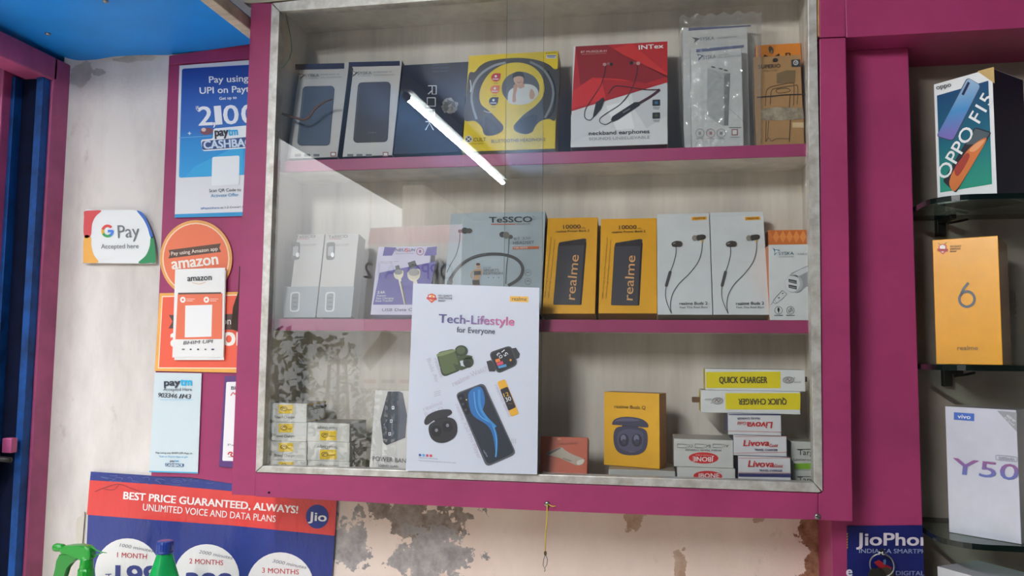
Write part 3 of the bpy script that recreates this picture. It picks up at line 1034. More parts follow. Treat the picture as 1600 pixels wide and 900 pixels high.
# the bag: a thin crinkled pillow round both boxes
bm = bmesh.new()
o_l, o_r = at(1066, 229, 1.30), at(1186, 221, 1.30)
zt = at(1124, 37, 1.35).z
nx, nz = 22, 34
rnd = random.Random(11)
def sheet(y0, sgn):
    g = []
    for j in range(nz + 1):
        v = j / nz
        row = []
        for i in range(nx + 1):
            u = i / nx
            x = o_l.x + (o_r.x - o_l.x) * u + 0.012 * v * (u - 0.5) + 0.004
            z = ZS1 + 0.002 + (zt + 0.004 - ZS1) * v
            edge_ = min(u, 1 - u, 0.22) / 0.22
            top_ = min(1 - v, 0.2) / 0.2
            y = y0 + 0.02 * v + sgn * 0.010 * (edge_ * (0.35 + 0.65 * top_)) + rnd.uniform(-0.0022, 0.0022)
            if sgn > 0: y = min(max(y, 1.368 + 0.017 * v), YI1 - 0.0012)
            row.append(bm.verts.new((x, y, z + 0.003 * math.sin(i * 1.7) * v)))
        g.append(row)
    for j in range(nz):
        for i in range(nx):
            bm.faces.new((g[j][i], g[j][i + 1], g[j + 1][i + 1], g[j + 1][i]))
    return g
ga = sheet(1.3065, -1); gb = sheet(1.356, 1)
for j in range(nz):
    bm.faces.new((ga[j][0], ga[j + 1][0], gb[j + 1][0], gb[j][0])); bm.faces.new((ga[j][nx], gb[j][nx], gb[j + 1][nx], ga[j + 1][nx]))
bmesh.ops.recalc_face_normals(bm, faces=bm.faces)
FILM = glass_mat('clear_film', (0.96, 0.96, 0.95), 1.6, rough=0.10, haze=0.12, bump=0.6)
o = link('plastic_bag', bm, FILM, None, ((o_l.x + o_r.x) / 2, 1.33, ZS1))
tag(o, 'crinkled clear plastic bag around two white boxes on the top shelf', 'bag')

# kraft phone case pack in front of an orange one
o, f = carton('phone_case_box', 'orange box showing above the brown kraft pack on the top shelf', 'box', (1186, 222), (1259, 221), (1223, 68.5), 1.342, 0.016, ZS1, tilt=8, front=(226, 136, 30), side=(180, 96, 20))
a = Art(o, f, 1050, 20, 3.9125)
a.part('icons')
a.ell((74, 62, 44), 605, 228, 14, 24, 2, rot=-0.3); a.ell((150, 120, 80), 608, 240, 6, 10, 3)
a.poly((50, 34, 14), [(566, 256), (590, 268), (556, 272)], 2); a.poly((50, 34, 14), [(655, 248), (660, 270), (625, 268)], 2)
a.part('lettering'); a.text((70, 40, 12), 'n', 694, 268, 724, 266, 30, bold=0.03)
a.done()
KR = (172, 132, 84)
o, f = carton('phone_case_box', 'brown kraft phone case pack with drawn phone outline at the right end', 'box', (1181.6, 223), (1257, 222.5), (1221, 87), 1.312, 0.026, ZS1, tilt=8, front=KR, side=(140, 104, 62))
a = Art(o, f, 1050, 20, 3.9125)
LN = (84, 62, 38)
a.part('product_picture')
a.poly((122, 100, 66), [(640, 372), (700, 352), (756, 352), (752, 432), (640, 432)], 1)
a.stroke(LN, [(570, 570), (575, 490), (590, 462), (620, 450), (720, 430), (745, 445), (742, 570)], 4, 2)
a.stroke(LN, [(600, 560), (608, 480), (640, 462), (735, 448), (768, 452), (764, 560)], 4, 2)
a.stroke(LN, [(640, 470), (700, 462), (720, 480), (650, 492)], 4, 2, closed=True)
a.stroke(LN, [(575, 660), (572, 790)], 4, 2, sm=False); a.stroke(LN, [(590, 660), (584, 760)], 3, 2, sm=False); a.stroke(LN, [(725, 640), (716, 790)], 5, 2, sm=False)
a.stroke(LN, [(575, 785), (590, 765), (610, 785), (640, 770), (722, 772)], 3, 2)
a.stroke(LN, [(722, 500), (716, 590)], 5, 2, sm=False)
a.part('logo'); a.ell((40, 30, 22), 632, 290, 17, 12, 2); a.poly((40, 30, 22), [(612, 300), (636, 294), (634, 304)], 2)
a.part('lettering'); a.text((72, 56, 40), 'SUPERIO', 528, 344, 662, 336, 22, bold=0.01)
a.text((110, 86, 56), 'MOBILE COVER', 560, 362, 640, 358, 9)
a.part('glass_sticker', 'small black square sticker')
a.rrect((52, 52, 54), [(728, 288), (785, 286), (787, 331), (730, 332)], 5, 2)
a.ring((200, 200, 200), 756, 306, 13, 5, 3); a.text((200, 200, 200), '9', 748, 316, 765, 315, 22, ly=4)
a.part('tape', 'strip of clear tape, its shine painted grey')
a.poly(mat('tape_shine', (176, 162, 140), 0.2, var=0.3, scale=70), [(540, 590), (640, 578), (800, 584), (806, 650), (660, 660), (545, 655)], 3)  # grey tone carries the shine of the tape
a.part('price_label', 'small plain beige label'); a.rect((206, 180, 140), 735, 672, 805, 704, 3)
a.part('strap', 'thin dark rubber band')
a.stroke((46, 32, 22), [(518, 519), (600, 512), (700, 503), (812, 500)], 7, 4)
a.done()

# bent brown wire poking out at the left of the top shelf
bm = bmesh.new()
wp = [at(428, 174, 1.30), at(440, 177, 1.296), at(460, 184, 1.290), at(474, 187.5, 1.288), at(482, 184, 1.287), at(492, 170, 1.286), at(505, 160, 1.285), at(519, 155, 1.284)]
tube(bm, wp, [0.0022] * 6 + [0.002, 0.0012], 8)
o = link('wire', bm, mat('brown_wire', (96, 62, 46), 0.5), None, wp[0], smooth=True)
tag(o, 'thin bent brown wire at the left end of the top shelf', 'wire')

# ------------------------------------------------------------------ middle shelf
YM = 1.296
def tessco(lab, bl, br, tp, dx, pic):
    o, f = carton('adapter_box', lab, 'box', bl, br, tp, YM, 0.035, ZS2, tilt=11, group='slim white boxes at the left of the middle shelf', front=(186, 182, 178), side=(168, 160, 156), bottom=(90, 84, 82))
    a = Art(o, f, 410, 330, 4.735)
    a.part('lettering')
    a.text((92, 60, 66), 'TeSSCO', 490 + dx, 200, 633 + dx, 197, 19, bold=0.02)
    a.rect((176, 70, 70), 495 + dx, 204, 585 + dx, 208, 3)
    a.text((120, 110, 110), 'POWERFUL SOUND', 520 + dx, 262, 640 + dx, 255, 14)
    a.part('product_picture')
    px = 476 + dx * 1.08
    a.rrect((64, 62, 64), [(px, 232), (px + 64, 228), (px + 58, 360), (px - 4, 362)], 22, 2)
    a.rrect((150, 150, 152), [(px + 12, 262), (px + 52, 258), (px + 48, 330), (px + 8, 334)], 14, 3)
    a.ell((232, 232, 234), px + 44, 324, 13, 18, 4)
    a.part('lower_picture')
    a.rrect((206, 206, 206), [(px - 8, 600), (px + 64, 596), (px + 56, 744), (px - 14, 746)], 22, 2)
    a.rrect((122, 126, 132), [(px + 2, 610), (px + 54, 606), (px + 46, 734), (px - 4, 736)], 18, 3)
    for k in range(3): a.rect((70, 72, 76), px + 10, 640 + k * 32, px + 40, 646 + k * 32, 4)
    a.part('lower_panel'); a.poly((140, 146, 152), [(bl[0] and (430 + dx * 1.15), 560), (680 + dx * 1.1, 556), (656 + dx * 1.1, 786), (402 + dx * 1.02, 786)], 1)
    a.done()
tessco('slim grey-white box nearest the left end of the middle shelf', (449, 497), (493, 497), (478, 366), -240, 0)
tessco('slim grey-white box between its twin and the purple cable box', (494.5, 497), (548, 497), (530, 365.5), 0, 1)

# purple data cable box
PUR = (66, 46, 150)
LAV = (206, 200, 226)
o, f = carton('cable_box', 'purple and white data cable box on the middle shelf left of the big leaflet', 'box', (578.5, 493.7), (664, 493), (642, 385), YM + 0.004, 0.03, ZS2, tilt=15, front=LAV, side=(158, 148, 196))
a = Art(o, f, 410, 330, 4.735)
a.part('printed_panel')
a.poly(PUR, [(868, 456), (1283, 371), (1216, 692), (818, 692)], 1)
a.poly(PUR, [(905, 266), (992, 270), (958, 330), (890, 330)], 1)
a.poly(PUR, [(1222, 268), (1292, 262), (1288, 328), (1196, 330)], 1)
a.part('logo')
a.ring((150, 60, 110), 1168, 300, 26, 5, 3); a.ell((150, 60, 110), 1168, 298, 9, 12, 3)
a.part('lettering')
DP = (52, 36, 110)
a.text(DP, 'NEU', 986, 300, 1056, 298, 20, bold=0.03, slant=0.2); a.text((206, 40, 60), 'S', 1058, 303, 1082, 302, 26, bold=0.04); a.text(DP, 'UN', 1084, 300, 1128, 298, 20, bold=0.03, slant=0.2)
a.text(DP, 'Best Service and Long', 992, 320, 1118, 317, 8)
a.text((80, 70, 110), 'Micro USB cable', 876, 380, 1010, 376, 6); a.text((80, 70, 110), 'for android', 880, 390, 960, 387, 6)
a.text((236, 234, 240), '2.4A', 852, 612, 908, 610, 19, bold=0.02, slant=0.15)
for k, t in enumerate(('Premium', 'Fast Charging', 'Data Transfer')):
    a.text((230, 228, 238), t, 848 - k * 4, 634 + k * 19, 915 + (k > 0) * 60 - k * 4, 632 + k * 19, 13, bold=0.01, slant=0.2)
a.text((70, 60, 104), 'USB Data Cable', 886, 742, 1186, 738, 20, bold=0.012, slant=0.12)
a.part('product_picture')
CRM = (226, 216, 196)
a.stroke((224, 214, 196), [(1012, 480), (1024, 540), (1042, 620), (1056, 690)], (22, 12), 3, sm=False)
a.stroke((40, 38, 46), [(1026, 520), (1044, 600), (1062, 692)], 10, 4)
a.poly(CRM, smooth([(972, 462), (985, 448), (1030, 440), (1044, 446), (1042, 478), (1026, 500), (1004, 506), (982, 494)], 4, True), 4)
a.ell((120, 118, 118), 1008, 452, 30, 20, 5)
a.poly((34, 32, 36), [(984, 408), (1012, 400), (1020, 430), (990, 438)], 6)
a.stroke(CRM, [(1124, 480), (1130, 520), (1140, 560)], 28, 3)
a.poly(CRM, smooth([(1074, 470), (1086, 444), (1150, 428), (1168, 440), (1166, 484), (1146, 510), (1112, 520), (1084, 502)], 4, True), 4)
a.ell((150, 146, 142), 1122, 454, 40, 28, 5)
a.poly((34, 32, 36), [(1076, 384), (1130, 366), (1146, 410), (1092, 428)], 6)
for x, y in ((1096, 396), (1120, 388)): a.rect((90, 84, 96), x, y, x + 10, y + 10, 7)
a.done()

# large pale headset box
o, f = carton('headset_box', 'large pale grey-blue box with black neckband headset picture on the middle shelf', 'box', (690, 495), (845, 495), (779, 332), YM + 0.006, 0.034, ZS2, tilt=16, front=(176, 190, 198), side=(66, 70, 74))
a = Art(o, f, 680, 320, 5.0)
a.part('lettering')
a.text((52, 54, 58), 'TeSSCO', 424, 141, 757, 136, 42, bold=0.03); a.text((52, 54, 58), 'TM', 760, 98, 776, 97, 8)
a.rect((196, 82, 46), 436, 150, 628, 156, 3)
a.text((150, 120, 112), 'Best for life', 636, 158, 746, 155, 12)
a.text((128, 134, 138), 'BT 330', 618, 278, 745, 270, 20)
a.text((104, 108, 112), 'HEADSET', 610, 310, 775, 306, 22, bold=0.004)
a.text((128, 134, 138), 'FOR', 380, 500, 440, 498, 12); a.text((112, 116, 120), 'SPORTS', 378, 524, 500, 521, 18, bold=0.01); a.text((112, 116, 120), 'EDITION', 378, 548, 528, 545, 18, bold=0.01)
a.part('orange_bar'); a.poly((206, 104, 58), [(608, 328), (812, 324), (812, 346), (606, 350)], 2); a.text((240, 220, 205), 'NB-6055', 615, 345, 722, 343, 13, ly=4, bold=0.01)
a.part('product_picture')
GB = (58, 58, 62)
a.stroke(GB, [(108, 612), (150, 530), (205, 470), (270, 425), (350, 397), (440, 386), (530, 390), (610, 412), (662, 450), (684, 500), (672, 552), (632, 596), (570, 632)], 24, 2)
a.stroke((112, 114, 118), [(150, 522), (205, 464), (280, 415), (400, 384)], 4, 3)
a.poly(GB, [(92, 600), (120, 556), (140, 600), (128, 640), (90, 640)], 3)
a.stroke(GB, [(194, 222), (190, 290), (165, 390), (120, 470), (92, 530)], 6, 3)
a.stroke(GB, [(578, 250), (574, 350), (560, 470), (552, 620)], 6, 3)
a.ell((88, 86, 84), 196, 208, 17, 14, 4); a.ell(GB, 232, 204, 26, 25, 4); a.ell((76, 74, 72), 266, 205, 25, 20, 5)
a.ell((88, 86, 84), 590, 252, 17, 16, 4); a.ell(GB, 526, 234, 24, 22, 4); a.ell((118, 112, 106), 556, 240, 26, 27, 5)
a.part('portrait')
SK = (196, 156, 122)
a.ell(SK, 338, 480, 15, 20, 3); a.ell((84, 54, 38), 336, 466, 16, 10, 4)
a.poly(SK, smooth([(304, 512), (330, 500), (352, 502), (366, 520), (352, 560), (344, 600), (348, 626), (290, 626), (296, 590), (305, 555)], 3, True), 3)
a.stroke(SK, [(306, 516), (284, 535), (280, 562), (292, 574)], 9, 4); a.stroke(SK, [(362, 512), (364, 540), (350, 552)], 9, 4)
a.poly((70, 70, 74), [(305, 520), (356, 518), (358, 548), (304, 552)], 5); a.poly((80, 76, 72), [(290, 590), (346, 588), (346, 626), (296, 626)], 5)
a.part('icons')
for y in (532, 600): a.ring((110, 116, 120), 725, y, 24, 3, 2); a.stroke((90, 94, 98), [(714, y), (725, y - 6), (738, y)], 5, 3)
for k in range(3): a.rect((110, 116, 120), 412 + k * 40, 566, 420 + k * 40, 573, 2)
a.done()
a = Art(o, f.right, 680, 320, 5.0)

# two yellow power bank boxes
def bank(lab, bl, br, tp, s):
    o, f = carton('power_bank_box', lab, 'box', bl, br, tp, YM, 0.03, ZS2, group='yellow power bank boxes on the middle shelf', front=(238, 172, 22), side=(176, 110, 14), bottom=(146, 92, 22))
    a = Art(o, f, 840, 320, 4.735)
    T = lambda x, y: (x + s * (412 + (3 if y > 400 else 0) + 14 * (y - 100) / 700), y + s * 4)
    IK = (66, 46, 30)
    a.part('lettering')
    def tx(t, x0, y0, x1, y1, h, c=IK, **k):
        p, q = T(x0, y0), T(x1, y1)
        a.text(c, t, p[0], p[1], q[0], q[1], h, **k)
    tx('10000', 190, 180, 318, 177, 29, bold=0.006); tx('mAh', 322, 177, 354, 176, 9)
    tx('realme Power Bank 2', 136, 208, 383, 200, 15, bold=0.004)
    for k, (x, y0, y1) in enumerate(((108, 240, 690), (134, 260, 690))):
        p, q = T(x - 50, y1), T(x - 4, y0)
        a.text((120, 82, 24), '10000 mAh high density lithium polymer battery pack', p[0], p[1], q[0], q[1], 9)
    a.part('product_picture')
    a.rrect((30, 27, 32), [T(*p) for p in ((152, 300), (345, 262), (362, 275), (325, 742), (115, 740))], 10, 1)
    a.poly((64, 62, 70), [T(*p) for p in ((152, 304), (346, 300), (312, 740), (117, 738))], 2)
    a.rrect((44, 40, 46), [T(*p) for p in ((153, 302), (160, 280), (345, 250), (362, 256), (348, 298))], 7, 3)
    a.rect((24, 22, 24), *T(205, 282), *T(238, 290), 4)
    a.part('logo', 'large upright beige lettering')
    p, q = T(276, 706), T(306, 376)
    a.text((226, 170, 112), 'realme', p[0], p[1], q[0], q[1], 66, ly=6, bold=0.004)
    a.done()
bank('left of the two yellow power bank boxes, beside the large pale headset box', (847.4, 490), (929.8, 490), (898, 340), 0)
bank('right of the two yellow power bank boxes, beside the white earphone box', (935, 489.6), (1026.9, 489.6), (985, 341.3), 1)

# two white earphone boxes
def buds(lab, bl, br, tp, pts, scr):
    o, f = carton('earphone_box', lab, 'box', bl, br, tp, YM, 0.03, ZS2, group='white earphone boxes on the middle shelf', front=(214, 218, 220), side=(176, 150, 118), bottom=(132, 122, 112), left=(150, 150, 150))
    a = Art(o, f, 1020, 320, 4.737)
    d = pts
    a.part('logo', 'small yellow tag'); a.poly((236, 166, 30), [(285 + d(100), 92), (397 + d(100), 87), (398 + d(100), 111), (288 + d(100), 116)], 2)
    a.text((70, 52, 20), 'realme', 300 + d(100), 110, 386 + d(100), 106, 17, ly=4, bold=0.01)
    a.part('product_picture')
    CB = (88, 86, 86)
    a.stroke(CB, [(172 + d(290), 310), (170 + d(370), 370), (150 + d(440), 445), (128 + d(500), 500), (100 + d(600), 600), (95 + d(680), 680), (112 + d(750), 745), (138 + d(800), 806)], 6, 2)
    a.stroke(CB, [(366 + d(250), 265), (362 + d(340), 340), (335 + d(420), 425), (270 + d(500), 510), (190 + d(600), 590), (145 + d(660), 665), (130 + d(740), 745), (138 + d(800), 806)], 6, 3)
    a.stroke((70, 68, 70), [(128 + d(500), 500), (100 + d(600), 598)], 22, 4, sm=False)
    a.ell((70, 68, 70), 128 + d(500), 499, 11, 9, 4); a.ell((70, 68, 70), 100 + d(600), 600, 11, 9, 4)
    a.ell((110, 104, 98), 200 + d(290), 292, 22, 22, 3); a.poly((58, 52, 48), smooth([(140 + d(290), 284), (180 + d(290), 268), (212 + d(290), 280), (208 + d(290), 308), (150 + d(290), 312)], 4, True), 4); a.ell((130, 124, 118), 158 + d(290), 288, 12, 5, 5, rot=-.3)
    a.ell((140, 134, 124), 310 + d(245), 248, 20, 22, 3); a.ell((96, 92, 86), 335 + d(245), 246, 16, 22, 4); a.poly((58, 52, 48), smooth([(328 + d(245), 232), (360 + d(245), 222), (388 + d(245), 228), (388 + d(245), 252), (350 + d(245), 264), (330 + d(245), 262)], 4, True), 5)
    a.rect((208, 160, 60), 360 + d(265), 262, 372 + d(265), 280, 4)
    a.part('lettering')
    a.text((62, 60, 62), 'realme Buds 2', 197 + d(740), 743, 404 + d(740), 741, 22, bold=0.006)
    a.text((112, 112, 114), 'Feel The Real Bass', 199 + d(765), 768, 404 + d(765), 766, 14, bold=0.006)
    a.done()
buds('left of the two white boxes with wired earphones, touching the yellow box', (1027.4, 491.8), (1113.3, 491.4), (1069, 333.7), lambda y: 0, None)
buds('right of the two white boxes with wired earphones, beside the car charger box', (1114.5, 491.6), (1202.4, 491.8), (1153, 331.2), lambda y: 395 + (y - 90) * 0.035, None)

# orange box behind, car charger box in front
o, f = carton('gadget_box', 'orange patterned box showing above the white car charger box', 'box', (1203, 497), (1264, 497.5), (1233, 359.2), 1.345, 0.03, ZS2, tilt=3, front=(222, 126, 48), side=(190, 96, 30))
a = Art(o, f, 1020, 320, 4.737)
a.part('printed_pattern')
for k in range(6):
    x = 862 + k * 50
    a.poly((206, 108, 38), [(x, 190), (x + 25, 235), (x + 50, 190)], 1); a.poly((232, 146, 66), [(x + 25, 236), (x + 50, 191), (x + 75, 236), (x + 50, 282)], 1); a.poly((214, 116, 46), [(x, 284), (x + 25, 238), (x + 48, 284)], 1)
a.clip = [(f.right.O, f.right.N)]
a.done()
o, f = carton('charger_box', 'white car charger box at the right end of the middle shelf', 'box', (1202.6, 498), (1268, 498.5), (1236, 382), 1.294, 0.04, ZS2 + 0.0005, tilt=0, front=(214, 218, 219), side=(214, 120, 50))
a = Art(o, f, 1020, 320, 4.737, clip=[(f.right.O - f.e * 0.001, f.right.N)])
a.part('logo')
a.poly((34, 110, 138), smooth([(886, 318), (905, 330), (944, 336), (925, 345), (898, 376), (902, 350)], 3, True), 2); a.poly((226, 230, 232), [(905, 334), (930, 340), (905, 362)], 3)
a.part('lettering')
a.text((86, 118, 132), 'SYSKA', 930, 373, 1043, 371, 24, bold=0.004); a.text((140, 146, 150), 'ACCESSORIES', 930, 390, 1043, 388, 9); a.text((146, 150, 152), 'CAR CHARGER', 1072, 371, 1240, 369, 13)
a.part('product_picture')
a.poly((150, 152, 158), smooth([(1010, 525), (1085, 478), (1150, 450), (1240, 430), (1240, 560), (1130, 610), (1085, 648), (1040, 640)], 3, True), 2)
a.poly((204, 206, 210), [(1000, 530), (1090, 480), (1170, 450), (1172, 480), (1060, 540)], 3)
a.ell((178, 180, 186), 1042, 585, 68, 66, 3); a.ell((212, 214, 217), 1032, 584, 56, 60, 4)
for y in (567, 608):
    a.poly((62, 62, 66), [(1003, y - 18), (1064, y - 6), (1064, y + 20), (1005, y + 6)], 5); a.poly((140, 142, 146), [(1010, y - 5), (1060, y + 5), (1060, y + 12), (1010, y + 2)], 6)
a.stroke((80, 84, 88), [(958, 634), (992, 660), (960, 695), (918, 728), (896, 700), (958, 634)], 3, 2, sm=False)
a.stroke((80, 84, 88), [(896, 702), (888, 718), (906, 734), (916, 726)], 3, 2, sm=False); a.stroke((120, 124, 128), [(890, 722), (872, 740)], 3, 2, sm=False)
a.ell((80, 84, 88), 932, 688, 8, 4, 3); a.rect((80, 84, 88), 955, 652, 965, 660, 3)
a.part('icons')
for x in (930, 1018):
    a.ring((72, 76, 80), x, 781, 28, 3, 2); a.rect((110, 114, 118), x - 32, 816, x + 32, 822, 2)
a.ell((56, 56, 60), 930, 776, 8, 16, 3); a.rect((56, 56, 60), 927, 790, 933, 800, 3)
a.stroke((56, 56, 60), [(1005, 775), (1008, 795), (1018, 790), (1016, 770), (1026, 766), (1032, 788)], 4, 3)
a.done()

# ------------------------------------------------------------------ cabinet floor
# stacks of white charger boxes at the left
CH = (206, 204, 198)
def stacked(f, zs):
    return f.BL.z + f.h + 0.0003
def charger(lab, x0, y0, x1, y1, up, side_show, zs):
    o, f = carton('charger_box', lab, 'box', (x0, y1), (x1, y1), ((x0 + x1) / 2, y0), 1.272, 0.078, zs, tilt=0, group='white travel charger boxes at the left', front=CH, side=CH, topc=(150, 144, 136))
    a = Art(o, f, 0, 0, 1)
    w, hh = x1 - x0, y1 - y0
    a.part('logo', 'yellow square with ringed emblem')
    if up: lx0, lx1, ly0, ly1 = x1 - 43, x1 - 20.5, y0 + 2.5, y0 + 16
    else: lx0, lx1, ly0, ly1 = x1 - 46, x1 - 20, y0 + 12, y0 + 27
    a.rect((226, 188, 20), lx0, ly0, lx1, ly1, 1)
    cx, cy = lx0 + 8, (ly0 + ly1) / 2 - 0.5
    a.ring((76, 62, 30), cx, cy, 5, 0.9, 3, ry=3.2); a.stroke((76, 62, 30), [(cx - 3, cy + 1.5), (cx, cy - 1.5), (cx + 3, cy + 0.5)], 1, 3)
    a.rect((150, 120, 30), lx0 + 14, cy + 1, lx1 - 2, cy + 2.2, 2)
    a.part('lettering')
    if up: a.text((112, 106, 100), 'Travel Charger', x1 - 50, y0 + 23.5, x1 - 17, y0 + 23.8, 4.2, bold=0.004)
    else: a.text((112, 106, 100), 'Travel Charger', x1 - 18, y0 + 6, x1 - 50, y0 + 5.6, 4.2, bold=0.004)
    a.done()
    if side_show:
        a = Art(o, f.right, 400, 500, 3.6)
        a.part('side_print')
        a.poly((226, 188, 20), [(288, 473), (394, 457), (394, 463), (288, 480)], 1); a.poly((226, 188, 20), [(286, 566), (384, 549), (384, 554), (286, 572)], 1)
        a.ring((96, 92, 88), 333, 512, 12, 2, 2, ry=14); a.rect((100, 96, 92), 302, 500, 322, 506, 2); a.poly((52, 60, 80), [(366, 480), (394, 474), (394, 490), (366, 496)], 2)
        a.done()
    return stacked(f, zs)
zz = ZB + 0.0002
for k, (n_, y0, y1) in enumerate((('topmost', 630, 659), ('second from top', 659.6, 689), ('third from top', 689.6, 718.5), ('lowest', 719, 748))[::-1]):
    zz = charger('%s white charger box of the taller stack at the far left' % n_, 411, y0, 478.8, y1, True, k == 3, zz)
zz = ZB + 0.0002
for k, (n_, y0, y1) in enumerate((('topmost', 661, 690), ('middle', 690.6, 720), ('lowest', 720.5, 749))[::-1]):
    zz = charger('%s white charger box of the shorter stack, its print upside down' % n_, 480, y0, 545.8, y1, False, False, zz)

# leaning white power bank box half behind the leaflet
o, f = carton('power_bank_box', 'white box with dark blue power bank picture half hidden behind the leaflet', 'box', (576, 736), (668, 739), (630, 610), 1.283, 0.02, ZB + 0.0002, tilt=9, front=(218, 214, 210), side=(170, 166, 162))
a = Art(o, f, 400, 500, 3.6)
a.part('product_picture')
a.poly((34, 42, 66), [(742, 402), (806, 402), (826, 410), (850, 535), (840, 662), (735, 704), (716, 690), (700, 560)], 1)
a.poly((24, 30, 48), [(745, 406), (768, 404), (752, 470), (745, 560), (738, 700), (718, 688), (704, 560)], 2)
a.poly((52, 62, 88), [(806, 404), (824, 412), (848, 534), (838, 660), (800, 676), (812, 540)], 2)
for x, y in ((772, 494), (762, 569), (753, 641)): a.rect((222, 222, 226), x - 7, y - 9, x + 7, y + 9, 4); a.rect((60, 62, 70), x - 4, y - 5, x + 3, y + 4, 5)
a.part('lettering'); a.text((96, 94, 98), 'POWER BANK', 656, 790, 868, 806, 24)
a.text((130, 128, 132), '10000 mAh', 690, 826, 800, 830, 14)
a.done()

# the big leaflet standing on the track against the outside of the glass
pL, pR = at(634, 735.5, 1.2405), at(839.4, 741.3, 1.2405)
pT = [at(645.5, 442.8, 1.2485), at(842.8, 449.6, 1.2485)]
e = (pR - pL); 
n_ = e.cross(pT[0] - pL).normalized()
if n_.y > 0: n_ = -n_
fL = Face(pL, n_)
crn = [fL.p(*q) for q in ((634, 735.5), (645.5, 442.8), (842.8, 449.6), (839.4, 741.3))]
bm = bmesh.new()
add_prism(bm, crn, [p - n_ * 0.0009 for p in crn])
o = link('leaflet', bm, mat('glossy_paper', (204, 210, 224), 0.35, coat=0.2), None, (pL + pR) / 2)
tag(o, 'large white gadget leaflet standing against the outside of the cabinet glass', 'leaflet')
a = Art(o, fL, 630, 440, 2.904)
xg0, xg1 = fL.p(685, 505).x, fL.p(803, 505).x
GRAD = ramp_mat('headline_print', 0, xg0, xg1, [(0, (66, 74, 128)), (0.45, (124, 104, 160)), (1, (216, 96, 146))])
a.part('headline', 'blue to pink headline')
a.text(GRAD, 'Tech-Lifestyle', 162, 186, 504, 200, 38, bold=0.018)
a.part('lettering')
INK_ = (70, 74, 92)
a.text(INK_, 'for Everyone', 243, 230, 417, 238, 25, bold=0.004)
for k, t in enumerate(('NO.1 QUALITY', 'SMARTPHONE', 'BRAND*')): a.text((60, 62, 76), t, 160, 67 + k * 12, (222, 222, 193)[k], 69 + k * 12, 8, bold=0.01)
OUT = (190, 182, 200)
def outl(t, x0, y0, x1, y1, h): a.text(OUT, t, x0, y0, x1, y1, h, ly=2, bold=-0.008)
outl('Buds Air', 106, 352, 148, 462, 18); outl('realme', 138, 350, 170, 438, 16)
outl('realme Watch', 228, 476, 388, 398, 24)
outl('realme', 94, 588, 180, 556, 20); outl('Buds Q', 102, 614, 184, 584, 20)
outl('realme X50 Pro Player', 236, 560, 340, 806, 20); outl('realme Band', 414, 470, 478, 614, 16)
a.text((80, 84, 100), 'realme.com and our official social pages', 70, 800, 158, 806, 4); a.text((110, 114, 126), 'Images are for illustration only, terms and conditions apply', 70, 812, 240, 824, 4)
a.part('logo', 'small yellow tag'); a.poly((240, 186, 78), [(484, 66), (568, 68), (568, 94), (484, 91)], 2); a.text((72, 60, 34), 'realme', 494, 86, 560, 88, 17, ly=4)
a.part('emblem', 'small red and orange shield emblem')
a.poly((206, 74, 52), [(112, 60), (130, 54), (148, 62), (148, 80), (130, 98), (113, 82)], 2); a.poly((236, 236, 240), [(117, 64), (130, 60), (143, 66), (143, 78), (130, 90), (118, 80)], 3); a.poly((236, 150, 50), [(126, 58), (138, 62), (136, 84), (130, 90), (126, 84)], 4); a.poly((196, 60, 50), [(107, 70), (153, 74), (152, 84), (108, 80)], 5)
a.part('icons')
for k, c in enumerate(((60, 90, 150), (80, 160, 210), (200, 70, 110), (210, 60, 60))): a.rrect(c, [(71 + k * 16.5, 781 + k), (82 + k * 16.5, 782 + k), (82 + k * 16.5, 793 + k), (71 + k * 16.5, 792 + k)], 3, 2)
a.ring((206, 206, 216), 82, 272, 20, 1.6, 1); a.ring((206, 206, 216), 566, 450, 22, 1.6, 1)
for k in range(3): a.stroke((160, 166, 176), [(140, 503 + k * 9), (170, 494 + k * 9)], 2, 2, sm=False)
for k in range(3): a.stroke((160, 166, 176), [(494 + k * 8, 712), (494 + k * 8, 734)], 2, 2, sm=False)
a.part('earbud_case_picture', 'printed green earbud case')
GR = (84, 100, 62)
a.rrect((52, 66, 40), [(150, 322), (240, 302), (268, 400), (178, 436)], 26, 1)
a.rrect(GR, [(156, 322), (234, 306), (258, 396), (182, 426)], 24, 2)
a.poly((120, 136, 92), smooth([(158, 326), (230, 308), (232, 318), (162, 340)], 3, True), 3)
a.ell((46, 58, 38), 264, 315, 30, 26, 2); a.ell((78, 92, 62), 262, 312, 20, 17, 3); a.stroke((66, 80, 50), [(246, 352), (290, 344), (312, 348)], 20, 3)
a.ell((50, 62, 42), 296, 365, 24, 26, 3); a.ell((30, 36, 28), 292, 374, 15, 16, 4); a.poly((60, 74, 46), [(226, 372), (296, 390), (268, 402), (240, 400)], 3)
a.part('watch_picture', 'printed black smart watch')
a.poly((44, 46, 50), [(488, 304), (512, 300), (530, 328), (526, 346), (500, 356)], 2); a.poly((44, 46, 50), [(378, 362), (400, 356), (424, 394), (416, 408), (390, 408)], 2)
a.rrect((58, 60, 64), [(388, 322), (490, 288), (522, 376), (428, 420)], 24, 3)
a.rrect((26, 28, 36), [(395, 326), (486, 296), (514, 372), (432, 410)], 20, 4)
a.text((225, 228, 232), '03', 454, 340, 434, 320, 16, ly=6); a.text((225, 228, 232), '51', 478, 330, 460, 308, 18, ly=6)
a.poly((230, 130, 60), [(418, 354), (438, 348), (442, 362), (422, 368)], 6); a.poly((216, 80, 110), [(424, 370), (452, 360), (456, 374), (428, 382)], 6); a.poly((80, 150, 200), [(430, 384), (468, 374), (470, 386), (434, 394)], 6); a.ell((220, 150, 60), 488, 356, 5, 5, 6)
a.part('band_picture', 'printed yellow fitness band')
a.rrect((226, 170, 50), [(426, 456), (462, 442), (526, 600), (490, 614)], 8, 2)
